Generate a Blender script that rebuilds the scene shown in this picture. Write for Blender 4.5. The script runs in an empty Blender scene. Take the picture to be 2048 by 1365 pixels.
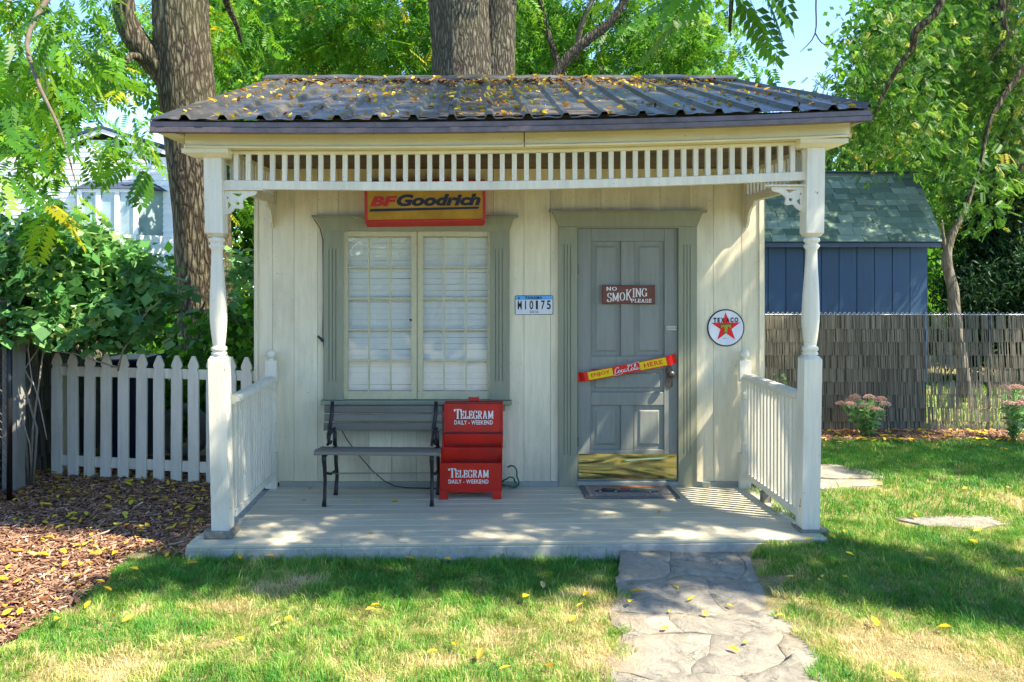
import bpy, bmesh, math, random
import numpy as np
from mathutils import Vector, Matrix, noise
random.seed(7)
rng = np.random.default_rng(7)
SC = bpy.context.scene
COL = SC.collection
R = math.radians

# ------------------------------------------------------------------ camera, sky, sun, exposure
F, CX, HY, CY, EYE = 1640.0, 960.0, 548.0, -6.56, 1.82
cam_d = bpy.data.cameras.new('camera'); cam = bpy.data.objects.new('camera', cam_d); COL.objects.link(cam)
cam.location = (0, CY, EYE); cam.rotation_euler = (R(90), 0, 0)
cam_d.lens = F / 2048 * 36; cam_d.sensor_width = 36
cam_d.shift_x = (1024 - CX) / 2048; cam_d.shift_y = -(682.5 - HY) / 2048
cam_d.clip_start = 0.05; cam_d.clip_end = 600
SC.camera = cam

SUN_EL, SUN_ROT = R(53), R(112)            # rotation measured clockwise from +Y
SUNV = Vector((math.sin(SUN_ROT) * math.cos(SUN_EL), math.cos(SUN_ROT) * math.cos(SUN_EL), math.sin(SUN_EL)))
world = bpy.data.worlds.new('World'); SC.world = world; world.use_nodes = True
wn = world.node_tree; bg = wn.nodes['Background']
sky = wn.nodes.new('ShaderNodeTexSky'); sky.sky_type = 'NISHITA'; sky.sun_disc = False
sky.sun_elevation = SUN_EL; sky.sun_rotation = SUN_ROT; sky.air_density = 0.55; sky.dust_density = 0.0; sky.ozone_density = 1.8
hsv = wn.nodes.new('ShaderNodeHueSaturation'); hsv.inputs['Saturation'].default_value = 1.08; wn.links.new(sky.outputs[0], hsv.inputs['Color']); wn.links.new(hsv.outputs[0], bg.inputs[0]); bg.inputs[1].default_value = 0.15
sun_d = bpy.data.lights.new('sun', 'SUN'); sun_d.energy = 3.3; sun_d.angle = R(0.53); sun_d.color = (1.0, 0.93, 0.80)
sun = bpy.data.objects.new('sun', sun_d); COL.objects.link(sun)
sun.rotation_euler = SUNV.to_track_quat('Z', 'Y').to_euler(); sun.location = (20, -8, 30)
SC.view_settings.view_transform = 'Standard'; SC.view_settings.look = 'None'
SC.view_settings.gamma = 1; SC.view_settings.use_curve_mapping = False
SC.view_settings.exposure = 2.1; SC.view_settings.use_white_balance = True; SC.view_settings.white_balance_temperature = 7100; SC.view_settings.white_balance_tint = 10
SC.render.engine = 'CYCLES'
SC.cycles.max_bounces = 7; SC.cycles.diffuse_bounces = 4; SC.cycles.glossy_bounces = 3
SC.cycles.transmission_bounces = 4; SC.cycles.transparent_max_bounces = 8
SC.cycles.caustics_reflective = False; SC.cycles.caustics_refractive = False
SC.cycles.sample_clamp_indirect = 4.0

def PX(px, Y): return (px - CX) * (Y - CY) / F
def PZ(py, Y): return EYE - (py - HY) * (Y - CY) / F
def GY(py, z=0.0): return CY + (EYE - z) * F / (py - HY)      # depth at which the ground shows at that row

# ------------------------------------------------------------------ materials
MATS = {}
def _mat(name):
    m = bpy.data.materials.new(name); m.use_nodes = True
    nt = m.node_tree; b = nt.nodes['Principled BSDF']; MATS[name] = m
    return m, nt, b
def _n(nt, t, **kw):
    n = nt.nodes.new(t)
    for k, v in kw.items():
        if k in n.inputs: n.inputs[k].default_value = v
        else: setattr(n, k, v)
    return n
def _coords(nt, scale, rnd=True):
    tc = _n(nt, 'ShaderNodeTexCoord'); mp = _n(nt, 'ShaderNodeMapping'); mp.inputs['Scale'].default_value = scale
    nt.links.new(tc.outputs['Object'], mp.inputs['Vector'])
    if rnd:
        oi = _n(nt, 'ShaderNodeObjectInfo'); mu = _n(nt, 'ShaderNodeMath', operation='MULTIPLY'); mu.inputs[1].default_value = 37.0
        nt.links.new(oi.outputs['Random'], mu.inputs[0])
        cx = _n(nt, 'ShaderNodeCombineXYZ')
        for k in 'XYZ': nt.links.new(mu.outputs[0], cx.inputs[k])
        nt.links.new(cx.outputs[0], mp.inputs['Location'])
    return mp
def _ramp(nt, src, stops):
    r = _n(nt, 'ShaderNodeValToRGB'); nt.links.new(src, r.inputs[0]); e = r.color_ramp.elements
    while len(e) < len(stops): e.new(0.5)
    for i, (p, c) in enumerate(stops): e[i].position = p; e[i].color = (*c, 1) if len(c) == 3 else c
    return r
def _mixc(nt, fac, a, b, mode='MIX'):
    m = _n(nt, 'ShaderNodeMix', data_type='RGBA', blend_type=mode)
    for s, v in ((m.inputs[0], fac), (m.inputs[6], a), (m.inputs[7], b)):
        if hasattr(v, 'node'): nt.links.new(v, s)
        else: s.default_value = v if not isinstance(v, tuple) else (*v[:3], 1)
    return m.outputs[2]
def k(c, f): return tuple(min(1, x * f) for x in c)

def paint(name, c, grain=(30, 30, 2.5), rough=0.55, var=0.16, dirt=(0.20, 0.18, 0.13), dirt_amt=0.5, chips=None, bump=0.25, objvar=0.06, spec=0.4):
    """weathered painted wood: brush grain, stains, specks, chips, tone varies per board"""
    m, nt, b = _mat(name)
    mp = _coords(nt, grain); big = _coords(nt, (2.2, 2.2, 1.2)); fine = _coords(nt, (60, 60, 60))
    n1 = _n(nt, 'ShaderNodeTexNoise', Scale=1.0, Detail=6.0, Roughness=0.65); nt.links.new(mp.outputs[0], n1.inputs['Vector'])
    n2 = _n(nt, 'ShaderNodeTexNoise', Scale=1.0, Detail=5.0, Roughness=0.6); nt.links.new(big.outputs[0], n2.inputs['Vector'])
    n3 = _n(nt, 'ShaderNodeTexNoise', Scale=1.0, Detail=2.0); nt.links.new(fine.outputs[0], n3.inputs['Vector'])
    r1 = _ramp(nt, n1.outputs[0], [(0.25, k(c, 1 - var)), (0.75, k(c, 1 + var * 0.4))])
    r2 = _ramp(nt, n2.outputs[0], [(0.48, (0, 0, 0)), (0.78, (dirt_amt,) * 3)])
    col = _mixc(nt, r2.outputs[0], r1.outputs[0], dirt)
    r3 = _ramp(nt, n3.outputs[0], [(0.71, (0, 0, 0)), (0.78, (0.6,) * 3)])
    col = _mixc(nt, r3.outputs[0], col, k(dirt, 0.5))
    if chips:
        v = _coords(nt, (14, 14, 6)); n4 = _n(nt, 'ShaderNodeTexNoise', Scale=1.0, Detail=7.0, Roughness=0.7); nt.links.new(v.outputs[0], n4.inputs['Vector'])
        r4 = _ramp(nt, n4.outputs[0], [(chips[1], (0, 0, 0)), (chips[1] + 0.02, (1, 1, 1))])
        col = _mixc(nt, r4.outputs[0], col, chips[0])
    oi = _n(nt, 'ShaderNodeObjectInfo'); hs = _n(nt, 'ShaderNodeHueSaturation')
    mr = _n(nt, 'ShaderNodeMapRange'); mr.inputs[3].default_value = 1 - objvar; mr.inputs[4].default_value = 1 + objvar
    nt.links.new(oi.outputs['Random'], mr.inputs[0]); nt.links.new(mr.outputs[0], hs.inputs['Value']); nt.links.new(col, hs.inputs['Color'])
    nt.links.new(hs.outputs[0], b.inputs['Base Color'])
    b.inputs['Roughness'].default_value = rough; b.inputs['Specular IOR Level'].default_value = spec
    bp = _n(nt, 'ShaderNodeBump', Strength=bump, Distance=0.004); nt.links.new(n1.outputs[0], bp.inputs['Height']); nt.links.new(bp.outputs[0], b.inputs['Normal'])
    return m
def plain(name, c, rough=0.5, metal=0.0, var=0.1, scale=20, bump=0.0, spec=0.5):
    m, nt, b = _mat(name)
    mp = _coords(nt, (scale,) * 3)
    n1 = _n(nt, 'ShaderNodeTexNoise', Scale=1.0, Detail=5.0, Roughness=0.6); nt.links.new(mp.outputs[0], n1.inputs['Vector'])
    r1 = _ramp(nt, n1.outputs[0], [(0.3, k(c, 1 - var)), (0.7, k(c, 1 + var))]); nt.links.new(r1.outputs[0], b.inputs['Base Color'])
    b.inputs['Roughness'].default_value = rough; b.inputs['Metallic'].default_value = metal; b.inputs['Specular IOR Level'].default_value = spec
    if bump:
        bp = _n(nt, 'ShaderNodeBump', Strength=bump, Distance=0.01); nt.links.new(n1.outputs[0], bp.inputs['Height']); nt.links.new(bp.outputs[0], b.inputs['Normal'])
    return m
def tinted(name, stops, rough=0.6, transl=0.0, spec=0.3, gloss_var=False):
    """colour picked per piece through the 'tint' attribute; leaves let light through"""
    m, nt, b = _mat(name)
    at = _n(nt, 'ShaderNodeAttribute'); at.attribute_name = 'tint'
    r = _ramp(nt, at.outputs['Fac'], stops)
    nt.links.new(r.outputs[0], b.inputs['Base Color']); b.inputs['Roughness'].default_value = rough; b.inputs['Specular IOR Level'].default_value = spec
    if transl:
        out = nt.nodes['Material Output']; tr = _n(nt, 'ShaderNodeBsdfTranslucent'); mx = _n(nt, 'ShaderNodeMixShader'); mx.inputs[0].default_value = transl
        hs = _n(nt, 'ShaderNodeHueSaturation'); hs.inputs['Value'].default_value = 1.5; hs.inputs['Hue'].default_value = 0.485
        nt.links.new(r.outputs[0], hs.inputs['Color']); nt.links.new(hs.outputs[0], tr.inputs[0])
        nt.links.new(b.outputs[0], mx.inputs[1]); nt.links.new(tr.outputs[0], mx.inputs[2]); nt.links.new(mx.outputs[0], out.inputs[0])
    return m
def by_object(name, stops, rough=0.6, transl=0.0, spec=0.3):
    m = tinted(name, stops, rough, transl, spec); nt = m.node_tree
    at = [n for n in nt.nodes if n.type == 'ATTRIBUTE'][0]; rp = [n for n in nt.nodes if n.type == 'VALTORGB'][0]
    oi = _n(nt, 'ShaderNodeObjectInfo'); nt.links.new(oi.outputs['Random'], rp.inputs[0])
    return m
def bark(name, c1, c2, sc=1.0, moss=0.25):
    m, nt, b = _mat(name)
    mp = _coords(nt, (20 * sc, 20 * sc, 4.2 * sc), False); mo = _coords(nt, (1.6, 1.6, 0.9), False)
    n0 = _n(nt, 'ShaderNodeTexNoise', Scale=1.3, Detail=3.0); nt.links.new(mp.outputs[0], n0.inputs['Vector'])
    ad = _n(nt, 'ShaderNodeVectorMath', operation='ADD'); nt.links.new(mp.outputs[0], ad.inputs[0]); nt.links.new(n0.outputs[1], ad.inputs[1])
    v = _n(nt, 'ShaderNodeTexVoronoi', Scale=1.0, feature='DISTANCE_TO_EDGE'); nt.links.new(ad.outputs[0], v.inputs['Vector'])
    n1 = _n(nt, 'ShaderNodeTexNoise', Scale=2.0, Detail=7.0, Roughness=0.7); nt.links.new(mp.outputs[0], n1.inputs['Vector'])
    mu = _n(nt, 'ShaderNodeMath', operation='MULTIPLY'); rv = _ramp(nt, v.outputs[0], [(0.0, (0, 0, 0)), (0.38, (1, 1, 1))])
    nt.links.new(rv.outputs[0], mu.inputs[0]); nt.links.new(n1.outputs[0], mu.inputs[1])
    r = _ramp(nt, mu.outputs[0], [(0.05, c1), (0.62, c2)])
    n2 = _n(nt, 'ShaderNodeTexNoise', Scale=1.0, Detail=4.0); nt.links.new(mo.outputs[0], n2.inputs['Vector'])
    r2 = _ramp(nt, n2.outputs[0], [(0.45, (0, 0, 0)), (0.75, (moss,) * 3)])
    col = _mixc(nt, r2.outputs[0], r.outputs[0], (0.12, 0.14, 0.05))
    nt.links.new(col, b.inputs['Base Color']); b.inputs['Roughness'].default_value = 0.9; b.inputs['Specular IOR Level'].default_value = 0.2
    bp = _n(nt, 'ShaderNodeBump', Strength=1.0, Distance=0.045); nt.links.new(mu.outputs[0], bp.inputs['Height']); nt.links.new(bp.outputs[0], b.inputs['Normal'])
    return m
def ground_mat(name, stops, scale=3.0, fine=60, bump=0.5, rough=0.95):
    m, nt, b = _mat(name)
    mp = _coords(nt, (1, 1, 1), False)
    n1 = _n(nt, 'ShaderNodeTexNoise', Scale=scale, Detail=6.0, Roughness=0.65); n2 = _n(nt, 'ShaderNodeTexNoise', Scale=fine, Detail=4.0, Roughness=0.7)
    for n in (n1, n2): nt.links.new(mp.outputs[0], n.inputs['Vector'])
    mu = _n(nt, 'ShaderNodeMath', operation='MULTIPLY_ADD'); mu.inputs[1].default_value = 0.5
    nt.links.new(n2.outputs[0], mu.inputs[0]); mh = _n(nt, 'ShaderNodeMath', operation='MULTIPLY'); mh.inputs[1].default_value = 0.5
    nt.links.new(n1.outputs[0], mh.inputs[0]); nt.links.new(mh.outputs[0], mu.inputs[2])
    r = _ramp(nt, mu.outputs[0], stops); nt.links.new(r.outputs[0], b.inputs['Base Color']); b.inputs['Roughness'].default_value = rough
    b.inputs['Specular IOR Level'].default_value = 0.15
    bp = _n(nt, 'ShaderNodeBump', Strength=bump, Distance=0.01); nt.links.new(n2.outputs[0], bp.inputs['Height']); nt.links.new(bp.outputs[0], b.inputs['Normal'])
    return m

M_wall = paint('cream_wall_paint', (0.77, 0.70, 0.50), dirt_amt=0.5, bump=0.8, objvar=0.035, chips=((0.26, 0.235, 0.16), 0.72))
M_trim = paint('cream_trim_paint', (0.78, 0.73, 0.50), grain=(3, 30, 30), dirt_amt=0.2, objvar=0.02)
M_white = paint('worn_white_paint', (0.72, 0.685, 0.56), dirt_amt=0.3, chips=((0.16, 0.13, 0.09), 0.70), objvar=0.03)
M_post = paint('chipped_post_paint', (0.72, 0.69, 0.57), dirt_amt=0.32, chips=((0.17, 0.13, 0.08), 0.665), objvar=0.03)
M_sash = paint('cream_sash_paint', (0.56, 0.52, 0.33), grain=(20, 20, 20), dirt_amt=0.15, objvar=0.0)
M_green = paint('sage_green_paint', (0.275, 0.285, 0.195), dirt_amt=0.25, objvar=0.03)
M_door = paint('blue_grey_door_paint', (0.25, 0.265, 0.23), dirt_amt=0.2, dirt=(0.12, 0.12, 0.09), objvar=0.02)
M_base = paint('grey_baseboard_paint', (0.31, 0.34, 0.29), grain=(3, 30, 30), dirt_amt=0.3)
M_floor = paint('grey_porch_floor_paint', (0.53, 0.49, 0.36), grain=(2, 30, 30), dirt_amt=0.45, dirt=(0.36, 0.33, 0.26), objvar=0.07, bump=0.5)
M_slab = plain('porch_curb_concrete', (0.36, 0.36, 0.32), 0.9, var=0.25, scale=14, bump=0.4)
M_pad = plain('old_wooden_pad', (0.20, 0.19, 0.15), 0.95, var=0.4, scale=25, bump=0.8)
M_ceil = paint('weathered_brown_boards', (0.12, 0.085, 0.05), grain=(2, 40, 40), dirt_amt=0.3, objvar=0.35)
M_dark = plain('dark_interior', (0.02, 0.02, 0.018), 0.9)
M_picket = paint('picket_paint', (0.82, 0.76, 0.61), dirt_amt=0.3, dirt=(0.2, 0.22, 0.14), objvar=0.04)
M_blind = plain('blind_slat_white', (0.86, 0.88, 0.88), 0.5, var=0.03)
M_iron = plain('painted_cast_iron', (0.028, 0.03, 0.034), 0.4, 0.6, var=0.3, bump=0.3)
M_slat = paint('grey_bench_wood', (0.19, 0.18, 0.145), grain=(2.5, 50, 50), dirt_amt=0.4, dirt=(0.2, 0.2, 0.16), objvar=0.12, bump=0.7)
M_reddark = plain('dark_red_edge', (0.17, 0.012, 0.010), 0.5, var=0.3)
M_red = paint('worn_red_paint', (0.62, 0.022, 0.012), grain=(8, 8, 8), rough=0.42, dirt=(0.16, 0.02, 0.015), dirt_amt=0.6, chips=((0.14, 0.06, 0.04), 0.635), bump=0.15, objvar=0.04)
M_white_letter = plain('white_lettering', (0.75, 0.73, 0.68), 0.6, var=0.12, scale=60)
M_signy = plain('sign_amber', (0.48, 0.27, 0.012), 0.35, var=0.2, scale=7)
M_signred = plain('sign_red', (0.55, 0.02, 0.012), 0.35, var=0.12, scale=8)
M_navy = plain('navy_lettering', (0.012, 0.018, 0.045), 0.4)
M_black = plain('black_enamel', (0.012, 0.014, 0.015), 0.35)
M_enamel = plain('white_enamel', (0.68, 0.72, 0.78), 0.25, var=0.04)
M_skyblue = plain('plate_blue', (0.08, 0.38, 0.80), 0.4)
M_starred = plain('star_red', (0.78, 0.012, 0.018), 0.3)
M_gold = plain('emblem_green_gold', (0.30, 0.30, 0.03), 0.35)
M_bright_yellow = plain('enamel_yellow', (0.80, 0.55, 0.01), 0.3)
M_bright_red = plain('enamel_red', (0.70, 0.015, 0.015), 0.25)
M_brownsign = paint('brown_sign_wood', (0.16, 0.045, 0.028), grain=(3, 30, 30), dirt_amt=0.15)
M_brass = plain('polished_brass', (0.58, 0.50, 0.20), 0.2, 1.0, var=0.06, scale=9)
_nt = M_brass.node_tree; _b = _nt.nodes['Principled BSDF']
_mp = _coords(_nt, (1.6, 1.6, 9.0), False); _nn = _n(_nt, 'ShaderNodeTexNoise', Scale=1.0, Detail=1.2, Distortion=1.2); _nt.links.new(_mp.outputs[0], _nn.inputs['Vector'])
_bp = _n(_nt, 'ShaderNodeBump', Strength=0.9, Distance=0.02); _nt.links.new(_nn.outputs[0], _bp.inputs['Height']); _nt.links.new(_bp.outputs[0], _b.inputs['Normal'])
M_oldbrass = plain('tarnished_lock_metal', (0.10, 0.09, 0.08), 0.45, 0.7, var=0.4)
M_steel = plain('galvanised_steel', (0.55, 0.56, 0.56), 0.35, 1.0)
M_cord = plain('black_cord', (0.02, 0.02, 0.02), 0.6)
M_hose = plain('green_cable', (0.01, 0.12, 0.06), 0.4)
M_mat = plain('doormat_pile', (0.26, 0.235, 0.20), 0.95, var=0.45, scale=40, bump=0.8)
M_matb = plain('doormat_border', (0.14, 0.13, 0.125), 0.95, var=0.3, scale=60, bump=0.8)
M_matg = plain('print_green', (0.03, 0.13, 0.08), 0.9); M_matr = plain('print_red', (0.32, 0.05, 0.05), 0.9); M_matk = plain('print_black', (0.02, 0.02, 0.025), 0.9)
M_mato = plain('print_orange', (0.35, 0.16, 0.07), 0.9); M_matblue = plain('print_blue', (0.12, 0.22, 0.42), 0.9)
# ribbed roof metal, brown, dulled by weather
m, nt, b = _mat('brown_roof_metal'); M_roof = m
mp = _coords(nt, (3, 3, 3), False); n1 = _n(nt, 'ShaderNodeTexNoise', Scale=1.0, Detail=8.0, Roughness=0.7); nt.links.new(mp.outputs[0], n1.inputs['Vector'])
r1 = _ramp(nt, n1.outputs[0], [(0.36, (0.028, 0.028, 0.023)), (0.50, (0.062, 0.057, 0.043)), (0.68, (0.16, 0.14, 0.10))]); nt.links.new(r1.outputs[0], b.inputs['Base Color'])
rr = _n(nt, 'ShaderNodeMapRange'); rr.inputs[3].default_value = 0.22; rr.inputs[4].default_value = 0.55; nt.links.new(n1.outputs[0], rr.inputs[0]); nt.links.new(rr.outputs[0], b.inputs['Roughness'])
b.inputs['Metallic'].default_value = 0.25; b.inputs['Specular IOR Level'].default_value = 0.7
mp2 = _coords(nt, (5, 1.2, 5), False); n2 = _n(nt, 'ShaderNodeTexNoise', Scale=1.0, Detail=3.0); nt.links.new(mp2.outputs[0], n2.inputs['Vector'])
bp = _n(nt, 'ShaderNodeBump', Strength=0.35, Distance=0.02); nt.links.new(n2.outputs[0], bp.inputs['Height']); nt.links.new(bp.outputs[0], b.inputs['Normal'])
M_fascia = plain('brown_fascia_metal', (0.115, 0.085, 0.085), 0.35, 0.2, var=0.3, scale=12)
# glass: clear with a sharp reflection
m, nt, b = _mat('window_glass'); M_glass = m
tr = _n(nt, 'ShaderNodeBsdfTransparent'); tr.inputs[0].default_value = (0.95, 0.97, 0.96, 1); gl = _n(nt, 'ShaderNodeBsdfGlossy', Roughness=0.02)
mx = _n(nt, 'ShaderNodeMixShader'); mx.inputs[0].default_value = 0.12; out = nt.nodes['Material Output']
mp = _coords(nt, (4, 4, 4)); n2 = _n(nt, 'ShaderNodeTexNoise', Scale=1.0, Detail=1.0); nt.links.new(mp.outputs[0], n2.inputs['Vector'])
bp = _n(nt, 'ShaderNodeBump', Strength=0.25, Distance=0.02); nt.links.new(n2.outputs[0], bp.inputs['Height']); nt.links.new(bp.outputs[0], gl.inputs['Normal'])
nt.links.new(tr.outputs[0], mx.inputs[1]); nt.links.new(gl.outputs[0], mx.inputs[2]); nt.links.new(mx.outputs[0], out.inputs[0])
M_bark = bark('ridged_walnut_bark', (0.035, 0.026, 0.018), (0.27, 0.235, 0.155))
M_bark2 = bark('grey_old_bark', (0.04, 0.033, 0.026), (0.26, 0.24, 0.175), 1.2, 0.15)
M_bark3 = bark('pale_smooth_bark', (0.14, 0.12, 0.09), (0.36, 0.33, 0.26), 0.7, 0.3)
M_twig = plain('twig_bark', (0.13, 0.10, 0.07), 0.9, var=0.3)
M_drytwig = plain('dry_twig', (0.30, 0.26, 0.20), 0.9, var=0.2)
GR = [(0.0, (0.03, 0.11, 0.012)), (0.45, (0.075, 0.25, 0.016)), (0.8, (0.16, 0.36, 0.02)), (0.93, (0.28, 0.34, 0.02)), (1.0, (0.60, 0.46, 0.03))]
M_leafA = tinted('walnut_leaves', GR, 0.45, 0.42)
M_leafB = tinted('deep_green_leaves', [(0.0, (0.02, 0.085, 0.012)), (0.5, (0.06, 0.22, 0.016)), (0.9, (0.16, 0.36, 0.025)), (1.0, (0.34, 0.38, 0.04))], 0.5, 0.45)
M_leafC = tinted('locust_leaves', [(0.0, (0.02, 0.075, 0.012)), (0.5, (0.055, 0.18, 0.02)), (0.88, (0.12, 0.27, 0.03)), (1.0, (0.42, 0.36, 0.07))], 0.5, 0.4)
M_leafD = tinted('cedar_needles', [(0.0, (0.008, 0.035, 0.012)), (1.0, (0.03, 0.10, 0.03))], 0.6, 0.15)
M_vine = tinted('vine_leaves', [(0.0, (0.03, 0.13, 0.035)), (0.5, (0.11, 0.32, 0.08)), (0.9, (0.30, 0.50, 0.18)), (1.0, (0.30, 0.36, 0.10))], 0.4, 0.3, 0.5)
M_leafobj = by_object('bough_leaves', [(0.0, (0.03, 0.11, 0.012)), (0.5, (0.06, 0.21, 0.014)), (0.75, (0.13, 0.31, 0.016)), (0.96, (0.20, 0.36, 0.02)), (1.0, (0.42, 0.42, 0.03))], 0.42, 0.42)
M_grass = tinted('grass_blades', [(0.0, (0.05, 0.22, 0.03)), (0.35, (0.12, 0.32, 0.04)), (0.6, (0.27, 0.40, 0.07)), (0.82, (0.52, 0.49, 0.19)), (1.0, (0.68, 0.55, 0.30))], 0.55, 0.30, 0.3)
M_mulch = tinted('wood_chips', [(0.0, (0.07, 0.035, 0.025)), (0.35, (0.22, 0.115, 0.07)), (0.7, (0.44, 0.25, 0.155)), (1.0, (0.66, 0.46, 0.33))], 0.85)
M_litter = tinted('fallen_leaves', [(0.0, (0.16, 0.07, 0.02)), (0.25, (0.40, 0.20, 0.05)), (0.5, (0.62, 0.38, 0.03)), (0.8, (0.72, 0.55, 0.03)), (1.0, (0.55, 0.58, 0.05))], 0.5, 0.2)
M_fallen = by_object('yellow_leaf', [(0.0, (0.55, 0.30, 0.04)), (0.3, (0.70, 0.50, 0.02)), (0.8, (0.74, 0.60, 0.04)), (1.0, (0.60, 0.50, 0.22))], 0.5, 0.2)
M_reed = tinted('weathered_reeds', [(0.0, (0.075, 0.07, 0.054)), (0.5, (0.155, 0.145, 0.112)), (1.0, (0.27, 0.25, 0.195))], 0.85)
M_sedum = tinted('sedum_leaves', [(0.0, (0.10, 0.28, 0.09)), (1.0, (0.32, 0.52, 0.22))], 0.5, 0.2)
M_pink = tinted('sedum_flowers', [(0.0, (0.50, 0.26, 0.22)), (1.0, (0.76, 0.56, 0.47))], 0.7, 0.1)
M_shingle = by_object('green_shingles', [(0.0, (0.07, 0.115, 0.08)), (0.4, (0.115, 0.175, 0.125)), (0.75, (0.16, 0.225, 0.17)), (1.0, (0.21, 0.275, 0.215))], 0.9)
M_blue = paint('slate_blue_paint', (0.018, 0.064, 0.135), dirt_amt=0.15, dirt=(0.05, 0.08, 0.12), objvar=0.1)
M_bluetrim = plain('navy_trim', (0.02, 0.045, 0.09), 0.5)
M_siding = paint('white_siding', (0.82, 0.86, 0.90), grain=(2, 10, 10), dirt_amt=0.1, objvar=0.03)
M_hroof = plain('slate_blue_roofing', (0.03, 0.05, 0.09), 0.8)
M_hglass = plain('far_window_glass', (0.30, 0.40, 0.42), 0.08, var=0.3, scale=2, spec=0.8)
M_lawnbase = ground_mat('lawn_soil_and_thatch', [(0.38, (0.07, 0.11, 0.03)), (0.5, (0.22, 0.20, 0.09)), (0.62, (0.45, 0.34, 0.19))], 5, 120)
M_mulchbase = ground_mat('dark_mulch_soil', [(0.3, (0.03, 0.018, 0.013)), (0.7, (0.14, 0.07, 0.045))], 6, 60, 1.0)
M_binblue = plain('dark_blue_plastic', (0.015, 0.03, 0.07), 0.4)
M_bingrey = plain('grey_rubber', (0.10, 0.11, 0.11), 0.6)
M_blackpole = plain('black_pole', (0.015, 0.017, 0.02), 0.4, 0.3)
M_greywood = paint('weathered_grey_post', (0.33, 0.33, 0.30), dirt_amt=0.5, bump=0.8)
# path stone
m, nt, b = _mat('grey_flagstone'); M_stone = m
mp = _coords(nt, (1, 1, 1)); n1 = _n(nt, 'ShaderNodeTexNoise', Scale=7.0, Detail=10.0, Roughness=0.74, Distortion=1.0); nt.links.new(mp.outputs[0], n1.inputs['Vector'])
r1 = _ramp(nt, n1.outputs[0], [(0.30, (0.13, 0.12, 0.095)), (0.44, (0.27, 0.25, 0.205)), (0.58, (0.38, 0.345, 0.275)), (0.72, (0.50, 0.45, 0.35))])
n2 = _n(nt, 'ShaderNodeTexNoise', Scale=2.6, Detail=3.0); nt.links.new(mp.outputs[0], n2.inputs['Vector'])
r2 = _ramp(nt, n2.outputs[0], [(0.55, (0, 0, 0)), (0.72, (0.5, 0.5, 0.5))]); col = _mixc(nt, r2.outputs[0], r1.outputs[0], (0.46, 0.33, 0.20))
vv = _n(nt, 'ShaderNodeTexVoronoi', Scale=3.2, feature='DISTANCE_TO_EDGE'); na = _n(nt, 'ShaderNodeVectorMath', operation='MULTIPLY_ADD'); na.inputs[1].default_value = (.55, .55, .55)
nq = _n(nt, 'ShaderNodeTexNoise', Scale=4.0, Detail=6.0, Roughness=0.7); nt.links.new(mp.outputs[0], nq.inputs['Vector']); nt.links.new(nq.outputs[1], na.inputs[0]); nt.links.new(mp.outputs[0], na.inputs[2]); nt.links.new(na.outputs[0], vv.inputs['Vector'])
rc = _ramp(nt, vv.outputs[0], [(0.0, (1, 1, 1)), (0.022, (0, 0, 0))]); nk = _n(nt, 'ShaderNodeTexNoise', Scale=2.0, Detail=2.0); nt.links.new(mp.outputs[0], nk.inputs['Vector']); rk = _ramp(nt, nk.outputs[0], [(0.5, (0, 0, 0)), (0.56, (.9, .9, .9))])
mk_ = _n(nt, 'ShaderNodeMath', operation='MULTIPLY'); nt.links.new(rc.outputs[0], mk_.inputs[0]); nt.links.new(rk.outputs[0], mk_.inputs[1]); col = _mixc(nt, mk_.outputs[0], col, (0.045, 0.04, 0.03))
nt.links.new(col, b.inputs['Base Color']); b.inputs['Roughness'].default_value = 0.85
bp = _n(nt, 'ShaderNodeBump', Strength=1.0, Distance=0.035); nt.links.new(n1.outputs[0], bp.inputs['Height']); nt.links.new(bp.outputs[0], b.inputs['Normal'])
M_joint = plain('dark_joint', (0.14, 0.125, 0.09), 0.95, var=0.4, scale=40, bump=0.6)

# ------------------------------------------------------------------ object helpers
WL = {}
def tag(o, label=None, cat=None, group=None, kind=None):
    if label: o['label'] = label
    if cat: o['category'] = cat
    if group: o['group'] = group
    if kind: o['kind'] = kind
    return o
def thing(name, label, cat, loc=(0, 0, 0), group=None, local=False, rz=0.0):
    o = bpy.data.objects.new(name, None); COL.objects.link(o); o.location = loc; o.rotation_euler = (0, 0, rz); o.empty_display_size = 0.1
    WL[o.name] = Vector((0, 0, 0)) if local else Vector(loc)
    return tag(o, label, cat, group)
def link(name, me, loc, parent=None, rot=(0, 0, 0), scale=(1, 1, 1)):
    o = bpy.data.objects.new(name, me); COL.objects.link(o)
    p = Vector(loc)
    if parent is not None: o.parent = parent; p = p - WL.get(parent.name, Vector((0, 0, 0)))
    o.location = p; o.rotation_euler = rot; o.scale = scale; WL[o.name] = Vector(loc)
    return o
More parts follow.
